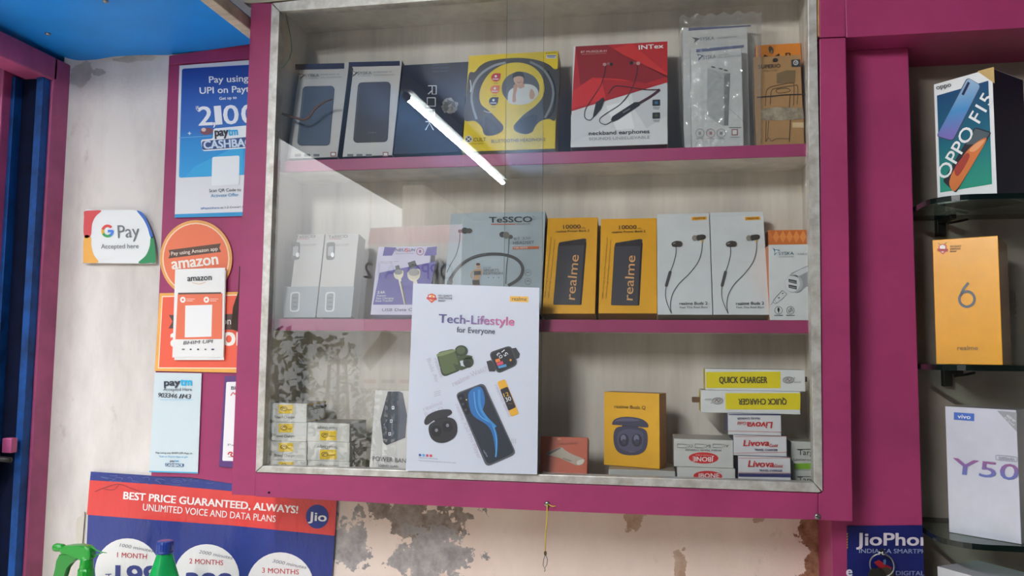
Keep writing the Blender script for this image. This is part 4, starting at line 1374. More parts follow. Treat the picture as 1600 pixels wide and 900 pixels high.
a.rrect((36, 36, 42), [(440, 490), (474, 476), (512, 570), (478, 586)], 6, 3)
a.text((236, 190, 60), '12', 460, 524, 482, 516, 17, ly=5); a.text((230, 232, 236), '30', 468, 546, 492, 538, 19, ly=5); a.rect((120, 90, 40), 476, 552, 496, 555, 5)
a.part('phone_picture', 'printed blue smartphone')
a.rrect((86, 88, 94), [(236, 508), (366, 458), (514, 782), (378, 842)], 24, 2)
a.rrect((40, 46, 58), [(242, 512), (362, 466), (506, 776), (384, 832)], 22, 3)
a.poly((44, 110, 176), smooth([(300, 500), (352, 478), (372, 540), (360, 600), (400, 640), (428, 700), (424, 796), (408, 700), (380, 650), (320, 610), (300, 560)], 4, True), 4)
a.stroke((86, 160, 216), [(322, 500), (330, 570), (352, 612), (404, 650), (424, 720), (420, 796)], 5, 5)
a.stroke((64, 140, 204), [(345, 490), (348, 560), (372, 610), (420, 660)], 12, 5)
a.rrect((24, 26, 34), [(246, 518), (274, 508), (304, 598), (284, 606)], 10, 5)
for x, y in ((262, 530), (272, 556), (284, 582)): a.ell((66, 70, 84), x, y, 6, 6, 6)
a.ell((240, 220, 170), 288, 536, 3, 3, 6); a.text((150, 160, 176), 'realme', 362, 766, 380, 796, 9, ly=6)
a.part('round_case_picture', 'printed black round earbud case')
a.poly((50, 50, 56), smooth([(96, 636), (112, 606), (160, 584), (210, 580), (222, 596), (200, 612), (150, 624), (108, 650)], 4, True), 4)
a.poly((40, 40, 46), [(136, 624), (200, 606), (204, 622), (150, 640)], 3)
a.poly((46, 46, 52), smooth([(116, 660), (140, 636), (200, 616), (236, 630), (246, 672), (232, 708), (192, 730), (150, 728), (124, 704)], 4, True), 4)
a.ell((28, 28, 32), 152, 678, 24, 26, 5); a.ell((28, 28, 32), 202, 658, 24, 26, 5); a.ell((130, 130, 138), 152, 674, 7, 8, 6); a.ell((130, 130, 138), 202, 652, 7, 8, 6)
a.done()

# small orange box
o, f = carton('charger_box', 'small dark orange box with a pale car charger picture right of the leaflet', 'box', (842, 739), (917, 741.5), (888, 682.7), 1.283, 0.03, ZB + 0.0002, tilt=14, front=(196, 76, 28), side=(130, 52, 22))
a = Art(o, f, 840, 590, 5.296)
a.part('product_picture')
a.poly((178, 160, 142), smooth([(84, 622), (150, 590), (200, 578), (232, 604), (300, 640), (385, 676), (372, 716), (325, 726), (240, 690), (170, 662), (84, 640)], 4, True), 2)
a.poly((84, 66, 54), smooth([(84, 626), (150, 592), (196, 582), (140, 616), (92, 640)], 3, True), 3); a.poly((216, 204, 190), smooth([(330, 690), (384, 678), (370, 714), (330, 722)], 3, True), 3)
a.stroke((120, 104, 92), [(210, 668), (280, 692)], 8, 4)
a.part('lettering'); a.text((140, 44, 16), 'CAR CHARGER', 170, 558, 336, 548, 14, bold=0.01); a.ell((214, 120, 70), 178, 508, 18, 9, 2); a.text((140, 50, 20), '2.4A', 180, 774, 212, 776, 10)
a.done()

# yellow earbuds box on a flat white box
o, f = carton('flat_box', 'flat white box lying under the yellow earbuds box', 'box', (951, 745), (1055, 748.5), (1003, 734.5), 1.277, 0.09, ZB + 0.0002, front=(186, 186, 180), side=(150, 146, 138), topc=(164, 150, 132), tilt=0)
ztop_ = f.BL.z + f.h
o, f = carton('earphone_box', 'yellow earbuds box with round black case picture standing on a flat white box', 'box', (943.5, 722.5), (1030.7, 729.5), (985, 613.5), 1.318, 0.035, ztop_ + 0.0006, Yr=1.288, tilt=0, front=(240, 178, 16), side=(186, 116, 14), topc=(150, 100, 20))
a = Art(o, f, 840, 590, 5.296)
a.part('lettering'); a.text((70, 50, 24), 'realme Buds Q', 637, 252, 895, 262, 28, bold=0.0)
a.part('product_picture')
NV = (60, 58, 84)
a.poly((44, 42, 64), [(700, 375), (835, 388), (835, 418), (700, 408)], 2)
a.poly(NV, smooth([(618, 378), (640, 345), (700, 326), (780, 326), (860, 342), (905, 372), (918, 400), (900, 412), (780, 400), (660, 392), (625, 390)], 4, True), 3)
a.poly((92, 90, 118), smooth([(640, 362), (690, 338), (780, 336), (850, 352), (780, 362), (690, 360)], 4, True), 4)
a.poly(NV, smooth([(660, 412), (720, 404), (820, 410), (880, 424), (908, 460), (910, 540), (890, 600), (840, 634), (760, 642), (690, 628), (648, 590), (630, 520), (634, 450)], 4, True), 3)
a.poly((80, 78, 106), smooth([(690, 440), (770, 425), (860, 445), (880, 500), (860, 590), (770, 615), (680, 580), (660, 500)], 4, True), 4)
for x in (716, 824): a.ell((40, 38, 58), x, 518, 42, 54, 5); a.ell((112, 112, 138), x - 4, 502, 22, 30, 6); a.ell((58, 56, 78), x, 530, 18, 22, 7)
a.text((130, 128, 150), 'realme', 756, 616, 808, 618, 9, ly=6)
a.done()
a = Art(o, f.right, 840, 590, 5.296)
a.part('side_lettering'); a.text((90, 60, 16), 'realme Buds Q', 1046, 520, 1048, 355, 10)
a.done()

# quick charger boxes on the pile
def quick(lab, bl, br, tp, flip, d, zs):
    o, f = carton('charger_box', lab, 'box', bl, br, tp, 1.283 + d, 0.05, zs, group='long yellow and white charger boxes', front=(222, 224, 224), side=(214, 214, 210), topc=(150, 146, 138), left=(222, 196, 20), tilt=0)
    a = Art(o, f, 1040, 560, 4.092)
    a.part('yellow_panel', 'yellow panel')
    YP_ = (226, 208, 18)
    if not flip: a.poly(YP_, [(257, 87), (735, 84), (735, 190), (259, 189)], 1)
    else: a.poly(YP_, [(382, 222), (862, 222), (860, 328), (383, 326)], 1)
    a.part('lettering')
    TXC = (74, 70, 40)
    if not flip:
        a.text(TXC, 'QUICK CHARGER', 343, 157, 649, 157, 39, bold=0.025); a.text((120, 120, 124), 'GOLD', 822, 157, 864, 156, 9, bold=0.01)
    else:
        a.text(TXC, 'QUICK CHARGER', 772, 258, 465, 258, 37, bold=0.025); a.text((120, 120, 124), 'GOLD', 292, 256, 252, 258, 9, bold=0.01)
    a.part('logo', 'small ringed emblem')
    cx, cy = (785, 138) if not flip else (332, 272)
    a.ring((80, 80, 86), cx, cy, 35, 3, 3, ry=20); a.ring((80, 80, 86), cx, cy, 26, 2, 3, ry=13); a.stroke((120, 60, 60), [(cx - 18, cy + 6), (cx - 4, cy - 8), (cx + 4, cy + 6), (cx + 18, cy - 6)], 4, 4); a.ell((60, 60, 66), cx + (38 if not flip else -40), cy + (-14 if not flip else 14), 3, 3, 3)
    a.done()
    return o, f
# livova boxes
def livova(lab, bl, br, tp, d, prn, zs):
    o, f = carton('charger_box', lab, 'box', bl, br, tp, 1.274 + d, 0.07, zs, group='small white and navy charger boxes with red lettering', front=(216, 216, 220), side=(44, 48, 104), topc=(44, 48, 104), left=(44, 48, 104), tilt=0)
    a = Art(o, f, 1040, 560, 4.092)
    RD = (196, 36, 40)
    a.part('lettering')
    x0, y0, x1, y1, h, gx0, gy0, gx1, gy1, tx0, ty0, tx1, ty1, th = prn
    a.text(RD, 'Livova', x0, y0, x1, y1, h, bold=0.03, slant=0.15); a.text(RD, 'Gold', gx0, gy0, gx1, gy1, h * 0.5, bold=0.01, slant=0.2); a.text((50, 54, 100), 'TRAVEL CHARGER', tx0, ty0, tx1, ty1, th, bold=0.02)
    a.part('border')
    BLn = (44, 48, 104)
    if y0 < 420: a.poly(BLn, [(402, 356), (738, 357), (736, 364), (404, 362)], 1); a.poly((196, 120, 110), [(402, 462), (740, 470), (740, 473), (402, 465)], 2)
    elif y0 < 600: a.poly((196, 120, 110), [(440, 498), (772, 496), (772, 499), (440, 501)], 2); a.poly((196, 120, 110), [(437, 604), (774, 598), (774, 601), (437, 607)], 2)
    else:
        a.poly(BLn, [(466, 734), (802, 738), (802, 760), (466, 756)], 1); a.poly((196, 120, 110), [(464, 636), (800, 634), (800, 637), (464, 639)], 2); a.poly((196, 120, 110), [(466, 728), (802, 732), (802, 735), (466, 731)], 2)
    a.done()
    return f
f = livova('lowest of the three small boxes with red slanted lettering', (1153.6, 749), (1235.7, 752), (1194, 713.5), 0.0, (527, 692, 690, 694, 40, 692, 696, 744, 697, 598, 722, 745, 724, 13), ZB + 0.0002)
f = livova('middle one of the three small boxes with red slanted lettering', (1146.3, 711), (1229.4, 711.8), (1188, 680.8), 0.004, (497, 560, 660, 558, 38, 662, 566, 713, 566, 568, 590, 715, 592, 13), stacked(f, 0))
f = livova('topmost of the three small boxes, its red lettering upside down', (1137.7, 677.5), (1220.8, 678.3), (1180, 646.7), 0.006, (682, 406, 520, 408, 40, 516, 405, 462, 404, 604, 376, 456, 378, 12), stacked(f, 0))
o, f = quick('lower long yellow charger box, its lettering upside down', (1095, 643.5), (1250.6, 644), (1172, 610.6), True, 0.0, stacked(f, 0))
bm = bmesh.new(); p = f.BL + f.up * 0.018
add_box(bm, (p.x - 0.012, 1.30, p.z - 0.004), (p.x + 0.001, 1.315, p.z + 0.004), bevel=0.001); link('tab', bm, mat('brown_card', (104, 72, 48), 0.7), o)
o, f = quick('topmost long yellow charger box, its lettering upright', (1102.3, 609.4), (1258.4, 609.8), (1180, 577), False, 0.0, stacked(f, 0))
bm = bmesh.new(); p = f.BL + f.e * f.w + f.up * 0.018
add_box(bm, (p.x - 0.001, 1.30, p.z - 0.004), (p.x + 0.006, 1.315, p.z + 0.004), bevel=0.001); link('tab', bm, MATS['brown_card'], o)

# boxes with red oval labels
def jbone(lab, bl, br, tp, up, d, zs):
    o, f = carton('charger_box', lab, 'box', bl, br, tp, 1.276 + d, 0.075, zs, group='white charger boxes with red oval labels', front=(208, 208, 204), side=(180, 178, 172), topc=(176, 172, 164), tilt=0)
    a = Art(o, f, 1040, 560, 4.092)
    a.part('oval_label', 'red oval with white lettering')
    if up:
        a.ell((206, 44, 46), 270, 752, 92, 33, 2, rot=0.02); a.text((232, 228, 226), 'JBONE', 206, 762, 342, 762, 27, ly=4, bold=0.02)
        a.text((130, 130, 134), 'TM', 344, 728, 358, 728, 7)
    else:
        a.ell((206, 44, 46), 242, 636, 95, 36, 2, rot=0.02); a.text((232, 228, 226), 'JBONE', 308, 632, 174, 628, 28, ly=4, bold=0.02); a.text((226, 190, 186), 'The Power is Here', 302, 618, 192, 614, 7, ly=4)
        a.part('lettering')
        a.text((92, 92, 98), 'MOBILE TRAVEL CHARGER', 356, 582, 124, 578, 12)
        for x0, t in ((303, 'AC'), (188, 'DC'), (76, 'CC')):
            a.stroke((84, 84, 90), [(x0, 547), (x0 + 58, 549), (x0 + 58, 572), (x0, 570), (x0, 547)], 2.5, 3, sm=False); a.text((84, 84, 90), t, x0 + 98, 552, x0 + 62, 551, 16)
    a.done()
    return f
f = jbone('lower box with an upright red oval label beside the navy boxes', (1058, 750), (1149, 751), (1103, 731), True, 0.0, ZB + 0.0002)
jbone('upper box with an upside-down red oval label beside the navy boxes', (1053, 731), (1146, 731.2), (1098, 686.6), False, 0.002, stacked(f, 0))

# green striped boxes in the corner
def targ(lab, bl, br, tp, k, zs):
    o, f = carton('charger_box', lab, 'box', bl, br, tp, 1.30, 0.06, zs, group='white boxes with green stripe in the lower right corner', front=(196, 198, 192), side=(170, 172, 166), topc=(150, 146, 136), tilt=0)
    a = Art(o, f, 1040, 560, 4.092, clip=[(f.right.O - f.e * 0.0005, f.right.N)])
    a.part('lettering')
    y = 0 if k == 0 else 174
    a.text((66, 68, 66), 'Target', 846, 617 + y, 985, 617 + y, 35, bold=0.0); a.rect((66, 68, 66), 838, 579 + y, 990, 583 + y, 3)
    if k == 0: a.text((96, 98, 94), 'Universal Charger', 818, 652, 1050, 652, 14); a.part('green_stripe', 'green stripe'); a.poly((122, 176, 40), [(816, 672), (1000, 668), (1000, 706), (817, 709)], 1)
    a.done()
    return f
f = targ('lower white box in the right corner of the cabinet floor', (1238, 755.5), (1275, 756.5), (1257, 735), 1, ZB + 0.0002)
targ('upper white box with green stripe in the right corner of the cabinet floor', (1236.7, 734.6), (1274, 735), (1255, 690), 0, stacked(f, 0))

# ------------------------------------------------------------------ stickers and posters on the left
YS = YW - 0.0125
CABX = xo0 - 0.0008              # paper disappears behind the cabinet side
CLIP = [(Vector((CABX, 0, 0)), Vector((1, 0, 0)))]

def sheet(name, label, cat, px, Y, m, t=0.0008, clip=True):
    """a flat printed sheet fixed to the wall"""
    P = [at(x, y, Y) for x, y in px]
    bm = bmesh.new()
    add_prism(bm, P, [p + Vector((0, t, 0)) for p in P])
    bmesh.ops.bisect_plane(bm, geom=bm.verts[:] + bm.edges[:] + bm.faces[:], plane_co=(clip if clip is not True else CLIP)[0][0], plane_no=(clip if clip is not True else CLIP)[0][1], clear_outer=True) if clip else None
    c = sum(P, Vector()) / len(P)
    o = link(name, bm, m, None, Vector((c.x, Y + t, min(p.z for p in P))))
    tag(o, label, cat)
    return o, Face(P[0], (0, -1, 0))

# cashback poster
o, f = sheet('poster', 'tall blue and white cashback poster at the upper left beside the cabinet', 'poster', [(280.4, 102.5), (440, 90), (440, 335), (377, 337.3), (272.9, 340)], YS - 0.0125 + 0.012, mat('poster_paper', (226, 228, 232), 0.4, bump=0.05, scale=6))
a = Art(o, f, 230, 80, 3.335, clip=CLIP)
za, zb2 = f.p(290, 110).z, f.p(290, 278).z
PB = ramp_mat('poster_blue_print', 2, za, zb2, [(0, (30, 66, 158)), (0.55, (20, 104, 190)), (0.66, (16, 140, 212)), (1, (28, 160, 226))], 0.35)
a.part('printed_panel')
a.rrect(PB, [(182, 92), (620, 66), (600, 640), (166, 660)], 12, 1)
a.stroke((120, 180, 226), [(166, 452), (270, 446), (420, 436)], 3, 2, sm=False)
a.poly((50, 170, 226), [(250, 600), (500, 480), (500, 640), (200, 655)], 2)
a.part('lettering')
LW = (236, 240, 246)
a.text(LW, 'Pay using', 325, 166, 529, 158, 33, bold=0.018)
a.text(LW, 'UPI on Paytm', 276, 223, 573, 212, 33, bold=0.018)
a.text(LW, 'Get up to', 378, 255, 468, 249, 15, bold=0.02)
for ch, x0, x1, y in (('2', 272, 342, 388), ('1', 360, 392, 384), ('0', 402, 478, 381), ('0', 496, 572, 377)):
    a.text(LW, ch, x0, y, x1, y - 3, 96, bold=0.02)
a.text(LW, ',', 346, 386, 356, 386, 80, bold=0.01)
a.stroke(LW, [(254, 290), (270, 288)], 2.5, 5, sm=False); a.stroke(LW, [(254, 297), (270, 295)], 2.5, 5, sm=False); a.stroke(LW, [(264, 289), (268, 296), (256, 302), (268, 314)], 2.5, 5, sm=False)
a.text((56, 60, 68), 'Scan QR Code to', 325, 735, 490, 730, 16); a.text((60, 150, 200), 'Activate Offer', 333, 762, 478, 756, 17)
a.text((60, 120, 190), '#PaytmKaro', 280, 825, 378, 821, 11); a.text((70, 72, 80), 'at 1.2 Crore+ shops', 384, 821, 540, 814, 11)
a.part('logo', 'cashback emblem with outlined lettering')
a.rrect((236, 240, 244), [(280, 462), (345, 456), (345, 404), (600, 380), (600, 500), (290, 522)], 14, 3)
a.ell((126, 74, 86), 312, 418, 34, 18, 4, rot=-0.1); a.ell((226, 196, 180), 296, 410, 12, 10, 5)
a.text((40, 44, 60), 'pay', 356, 444, 424, 440, 42, ly=5, bold=0.045); a.text((40, 172, 226), 'tm', 426, 440, 474, 437, 40, ly=5, bold=0.045)
a.rrect((44, 74, 130), [(286, 470), (600, 440), (596, 494), (288, 516)], 12, 4)
a.text((206, 222, 240), 'CASHBACK', 298, 510, 588, 492, 40, ly=5, bold=0.04)
a.part('blank_panel', 'rounded white panel')
a.rrect((236, 240, 244), [(340, 552), (482, 544), (480, 695), (336, 702)], 10, 3)
a.part('sparkle'); a.poly((220, 236, 246), [(222, 418), (225, 426), (233, 429), (225, 432), (222, 440), (219, 432), (211, 429), (219, 426)], 4)
a.part('bottom_line'); a.poly((40, 150, 206), [(145, 850), (560, 836), (560, 858), (143, 868)], 2)
a.done()

# payment sticker with coloured edges, on the plaster
gp = smooth([(132.5, 330), (150, 328.5), (185, 328.3), (213, 328.8), (224, 338), (234, 358), (241, 385), (243.5, 408), (238, 411.5), (200, 411.5), (160, 411.2), (131.5, 411), (130, 408), (130.5, 370)], 4, True)
o, f = sheet('sticker', 'white payment sticker with red, yellow, blue and green edges on the plaster', 'sticker', gp, YW - 0.011, mat('sticker_white', (232, 234, 234), 0.35, coat=0.2), 0.0012)
a = Art(o, f, 100, 300, 3.213)
a.new('colour_patch', 'red corner area')
a.poly((214, 74, 78), smooth([(104, 97), (140, 93), (188, 94), (160, 122), (142, 160), (134, 220), (101, 223), (101, 120)], 4, True), 1)
a.new('colour_patch', 'yellow corner area')
a.poly((240, 176, 80), smooth([(101, 226), (134, 226), (138, 270), (150, 315), (172, 354), (100, 355), (97, 350)], 4, True), 1)
a.new('colour_patch', 'blue corner area')
a.poly((50, 104, 190), smooth([(366, 94), (398, 108), (425, 160), (448, 225), (434, 226), (420, 180), (398, 136)], 4, True), 1)
a.new('colour_patch', 'green corner area')
a.poly((40, 140, 86), smooth([(436, 230), (450, 232), (460, 300), (460, 352), (440, 356), (374, 356), (410, 320), (430, 275)], 4, True), 1)
a.part('logo', 'multi-coloured round letter')
def arc(c, t0, t1): a.stroke(c, [(220 + 25 * math.cos(t), 196 + 26 * math.sin(t)) for t in [math.radians(t0 + (t1 - t0) * k / 10) for k in range(11)]], 13, 3, sm=False)
arc((226, 76, 66), 195, 318); arc((240, 186, 50), 150, 196); arc((50, 160, 90), 55, 151); arc((70, 130, 220), -4, 56); a.rect((70, 130, 220), 221, 190, 247, 203, 4)
a.part('lettering')
a.text((112, 116, 120), 'Pay', 273, 232, 381, 226, 64, bold=-0.004); a.text((128, 130, 132), 'Accepted here', 188, 285, 376, 283, 23, bold=0.004)
a.done()

# orange round sticker
cx, cy = 300 - 0 + (663 - 663), 0
C0 = (100 + 663 / 3.213, 300 + 335 / 3.213)
circ = [(C0[0] + 56.4 * math.cos(t), C0[1] + 60.3 * math.sin(t)) for t in [2 * math.pi * k / 48 for k in range(48)]]
o, f = sheet('sticker', 'round orange sticker with dark ribbon on the pink panel', 'sticker', circ, YS, mat('orange_rim', (240, 170, 92), 0.4, var=0.06, scale=30))
a = Art(o, f, 100, 300, 3.213)
a.part('disc', 'red-orange disc')
a.ell((250, 214, 180), 663, 335, 169, 180, 1); a.ell((238, 122, 84), 663, 335, 162, 174, 2)
a.part('ribbon', 'dark brown ribbon'); a.poly((92, 66, 54), [(526, 292), (789, 258), (780, 280), (790, 301), (525, 334), (534, 312)], 3)
a.part('lettering'); a.text((240, 226, 212), 'Pay using Amazon app', 541, 319, 774, 293, 18, bold=0.01)
a.text((246, 236, 224), 'amazon', 546, 388, 776, 362, 56, bold=0.03)
a.stroke((246, 236, 224), [(600, 392), (660, 402), (716, 384)], 6, 4)
a.done()

# orange square sticker
o, f = sheet('sticker', 'square red-orange sticker with yellow border partly covered by white cards', 'sticker', [(249.4, 458), (380, 456), (380, 582), (371, 582.5), (241.6, 579.5)], YS - 0.0002, mat('yellow_rim', (244, 176, 84), 0.4, var=0.06, scale=30))
a = Art(o, f, 100, 300, 3.213, clip=CLIP)
a.part('printed_panel'); a.poly((250, 220, 190), [(492, 522), (900, 514), (900, 888), (472, 886)], 1); a.poly((238, 96, 70), [(497, 528), (900, 520), (900, 882), (478, 880)], 2)
a.part('ribbon', 'dark brown ribbon'); a.poly((86, 66, 62), [(528, 618), (860, 612), (860, 692), (526, 685), (546, 650)], 3)
a.part('lettering'); a.text((226, 214, 206), 'Amazon', 690, 668, 840, 664, 34, bold=0.01); a.text((246, 238, 230), 'amazon', 540, 774, 920, 768, 96, bold=0.03)
a.done()

# little stack of white cards hung over the two stickers
for k, (dx, dy, lab) in enumerate(((3, 4, 'white card edge showing behind the front payment card'), (0, 0, 'white payment card with orange panel hanging over the orange stickers'))):
    px = [(273.7 + dx, 420.8 + dy), (351.5 + dx * 0.5, 418.3 + dy), (349 + dx * 0.3, 558.5 + dy), (269.3 + dx, 558.5 + dy)]
    o, f = sheet('payment_card', lab, 'card', px, YS - 0.006 - k * 0.002, mat('card_white', (236, 236, 234), 0.35, coat=0.15), 0.0016)
a = Art(o, f, 100, 300, 3.213)
a.part('orange_panel', 'orange panel'); a.poly((236, 118, 84), [(572, 512), (796, 508), (794, 738), (560, 740)], 1); a.poly((86, 70, 66), [(574, 506), (790, 503), (790, 511), (574, 514)], 2)
a.part('blank_panel', 'white panel'); a.poly((240, 240, 240), [(610, 570), (745, 566), (741, 726), (607, 730)], 2)
a.part('icons')
for x in (598, 716): a.ell((244, 240, 236), x, 541, 14, 15, 3); a.rect((236, 118, 84), x - 5, 536, x + 5, 546, 4); a.rect((248, 214, 200), x + 18, 536, x + 60, 539, 3); a.rect((248, 214, 200), x + 18, 545, x + 50, 548, 3)
for k, c in enumerate(((130, 130, 134), (60, 60, 66), (60, 60, 66), (120, 120, 126), (70, 80, 110))): a.ell(c, 600 + k * 37, 790, 8 if k in (0, 4) else 5, 4, 3)
a.part('lettering'); a.text((62, 62, 66), 'amazon', 622, 448, 743, 442, 30, bold=0.015); a.stroke((226, 196, 170), [(645, 455), (680, 462), (712, 452)], 4, 3)
a.text((84, 84, 90), 'BHIM UPI', 600, 766, 745, 758, 17, bold=-0.006, slant=0.3)
a.done()

# flat dark brown strip between the panel and the cabinet
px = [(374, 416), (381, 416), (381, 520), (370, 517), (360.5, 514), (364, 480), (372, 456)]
o, f = sheet('dark_strip', 'dark brown strip at the left cabinet edge', 'card', px, YS - 0.012, mat('dark_strip', (62, 44, 36), 0.8, var=0.2, scale=30), 0.002)

# pale payment strip with a handwritten number
o, f = sheet('payment_card', 'pale grey payment strip with handwritten number low on the pink panel', 'card', [(241.8, 582), (315, 583.3), (309, 740), (233, 737.8)], YS, mat('pale_plastic', (206, 220, 226), 0.35, coat=0.15), 0.0012)
a = Art(o, f, 200, 560, 4.5)
a.part('logo', 'dark and light blue lettering'); a.text((50, 56, 72), 'pay', 258, 192, 368, 190, 46, bold=0.045); a.text((40, 176, 226), 'tm', 372, 190, 450, 189, 52, bold=0.045)
a.part('lettering'); a.text((104, 112, 118), 'Accepted Here', 250, 228, 451, 229, 23, bold=0.006)
a.text((48, 50, 58), 'Pay using any BHIM UPI App or', 198, 668, 456, 672, 12, bold=0.006); a.text((60, 160, 206), 'Scan in Paytm App to get', 222, 694, 424, 698, 13)
a.text((50, 56, 72), 'pay', 298, 726, 330, 727, 14, bold=0.03); a.text((40, 176, 226), 'tm', 332, 727, 358, 727, 15, bold=0.03)
a.rrect((60, 100, 140), [(262, 736), (396, 740), (392, 764), (264, 760)], 8, 2); a.text((220, 232, 240), 'CASHBACK', 270, 757, 388, 760, 18, bold=0.03)
a.rect((120, 190, 220), 228, 290, 460, 293, 2)
a.part('handwriting')
xs = [210, 232, 254, 277, 300, 325, 360, 378, 396, 420]
for ch, x in zip('9033461143', xs): a.text((40, 42, 56), ch, x, 272 + (x - 210) * 0.05, x + (8 if ch == '1' else 20), 274 + (x - 210) * 0.05, 32, slant=0.15, bold=0.004)
a.part('bottom_line'); a.poly((60, 170, 214), [(152, 790), (490, 800), (490, 808), (151, 799)], 2)
a.done()

# purple framed card, mostly behind the cabinet
o, f = sheet('payment_card', 'purple bordered card mostly hidden behind the left cabinet edge', 'card', [(351, 587.8), (400, 586), (396, 734), (342, 729)], YS, mat('purple_print', (92, 56, 122), 0.4), 0.0012)
a = Art(o, f, 200, 560, 4.5, clip=CLIP)
a.part('white_panel', 'white panel'); a.rrect((238, 236, 240), [(692, 166), (900, 160), (900, 724), (664, 720)], 10, 1)
a.part('lettering'); a.text((70, 70, 80), 'BHIM', 728, 220, 820, 222, 24, bold=0.01); a.text((120, 120, 128), 'Pay', 704, 614, 770, 616, 14); a.stroke((214, 90, 96), [(724, 262), (740, 240), (752, 252), (762, 236)], 7, 3); a.stroke((206, 50, 56), [(704, 676), (716, 660), (734, 664), (724, 680), (740, 690)], 9, 3)
a.rect((120, 120, 128), 704, 690, 740, 694, 2)
a.done()

# large crumpled plan poster below
PBL = mat('poster_navy', (40, 56, 138), 0.32, var=0.12, scale=6, bump=0.8, coat=0.35, streak=(1, 1, 0.55), bdist=0.02)
o, f = sheet('poster', 'large crumpled blue and red price poster low on the left wall', 'poster', [(141.8, 737), (250, 744), (361, 752), (420, 756), (528, 768), (526, 800), (517, 920), (132, 920), (139.5, 760)], YW - 0.006, PBL, 0.0015, clip=False)
zj = 0
a = Art(o, f, 80, 730, 3.478)
PRD = mat('poster_red', (226, 66, 62), 0.32, var=0.06, scale=6, bump=0.8, coat=0.35, streak=(1, 1, 0.55), bdist=0.02)
a.part('red_band', 'red band'); a.poly(PRD, [(210, 70), (560, 92), (980, 130), (1552, 176), (1542, 372), (980, 316), (560, 286), (195, 258)], 1)
a.part('lettering')
LW2 = (240, 232, 230)
a.text(LW2, 'BEST PRICE GUARANTEED, ALWAYS!', 395, 172, 1340, 250, 39, bold=0.035)
a.text(LW2, 'UNLIMITED VOICE AND DATA PLANS', 500, 233, 1220, 298, 36, bold=0.008)
a.part('logo', 'round dark blue emblem'); a.ell((40, 56, 140), 1447, 268, 62, 65, 3); a.text((240, 240, 244), 'Jio', 1400, 288, 1496, 294, 46, bold=0.03)
PW = mat('poster_white', (228, 226, 226), 0.32, bump=0.7, scale=6, coat=0.2, streak=(1, 1, 0.55), bdist=0.02)
for k, (x, y, r, t, tx0, tx1, ty, pr, pxs) in enumerate(((415, 562, 176, '1 MONTH', 360, 521, 488, '199', (354, 584, 640)), (845, 596, 178, '2 MONTHS', 752, 936, 522, '399', (735, 985, 680)), (1245, 644, 182, '3 MONTHS', 1147, 1347, 572, '555', (1130, 1380, 730)))):
    a.new('price_circle', 'white price circle'); a.ell(PW, x, y, r, r, 2)
    a.part('price_lettering')
    a.text((190, 60, 66), t, tx0, ty, tx1, ty + 10, 27, bold=0.006)
    a.text((52, 62, 130), pr, pxs[0], pxs[2], pxs[1], pxs[2] + 4, 106, bold=0.035)
    a.part('handwriting')
    a.text((120, 120, 130), '%d000 minutes' % (k + 1), x - 42, y - 132 + k * 2, x + 140, y - 100 + k * 4, 18, slant=0.2, bold=-0.006)
a.stroke((52, 62, 130), [(296, 582), (330, 580)], 5, 5, sm=False); a.stroke((52, 62, 130), [(316, 582), (314, 600)], 5, 5, sm=False)
a.part('fold_marks', 'pale scuffs and dark folds')
rnd = random.Random(5)
SCF = mat('scuff', (88, 100, 160), 0.5)
for k in range(26):
    x, y = rnd.uniform(215, 860), rnd.uniform(30, 66)
    a.stroke(SCF, [(x, y + x * 0.045), (x + rnd.uniform(6, 40), y + x * 0.045 + rnd.uniform(-8, 8)), (x + rnd.uniform(20, 60), y + x * 0.045 + rnd.uniform(-8, 14))], rnd.uniform(1.5, 4), 2)
a.stroke((110, 50, 60), [(240, 132), (300, 108), (370, 92), (440, 116), (490, 134)], 3, 4); a.stroke((130, 56, 62), [(290, 118), (340, 122), (372, 94)], 2.5, 4)
a.done()

# torn paper scrap on the plaster
sc = smooth([(120, 812), (127, 806), (132, 800), (130, 830), (127, 862), (123, 866), (119, 840)], 4, True)
o, f = sheet('paper_scrap', 'small torn white paper scrap left of the blue price poster', 'paper', sc, YW - 0.004, mat('scrap_paper', (206, 198, 186), 0.8), 0.001)

# ------------------------------------------------------------------ green bottles in the lower left
ZCT = 0.93
ct = empty('counter', (-0.5, 1.22, 0))
tag(ct, 'narrow wooden ledge below the price poster carrying the green bottles', 'counter')
bm = bmesh.new(); add_box(bm, (-1.1, 1.12, ZCT - 0.03), (0.9, YW - 0.002, ZCT), bevel=0.003); link('top', bm, CREAM, ct)
bm = bmesh.new(); add_box(bm, (-1.08, 1.14, 0), (0.88, YW - 0.002, ZCT - 0.03)); link('body', bm, GREYWALL, ct)

GP = mat('green_plastic', (12, 142, 38), 0.35, coat=0.3)
YB_ = 1.27
K = YB_ / F                                     # metres per pixel there
c = at(140, 885, YB_)
sb = empty('spray_bottle', (c.x, YB_, ZCT))
tag(sb, 'green trigger spray bottle in front of the price poster', 'bottle')
sp_ = lambda x, y, dy=0.0: at(80 + x / 3.478, 730 + y / 3.478, YB_) + Vector((0, dy, 0))
zp = lambda x, y, dy=0.0: at(63 + x / 6.4, 812 + y / 6.4, YB_) + Vector((0, dy, 0))
bm = bmesh.new()
bar = [(222, 262), (300, 252), (400, 247), (485, 256), (515, 274), (527, 300), (530, 345), (522, 400), (405, 400), (400, 352), (330, 345), (240, 338), (224, 322)]
add_prism(bm, [zp(x, y, -0.0085) for x, y in bar], [zp(x, y, 0.0085) for x, y in bar], bevel=0.004)
link('spray_head', bm, GP, sb, smooth=False)
bm = bmesh.new()
tube(bm, [zp(134, 280), zp(142, 279), zp(165, 277), zp(215, 280), zp(240, 284)], [0.0035, 0.0058, 0.0072, 0.0066, 0.0056], 20)
link('nozzle', bm, GP, sb, smooth=True)
bm = bmesh.new()
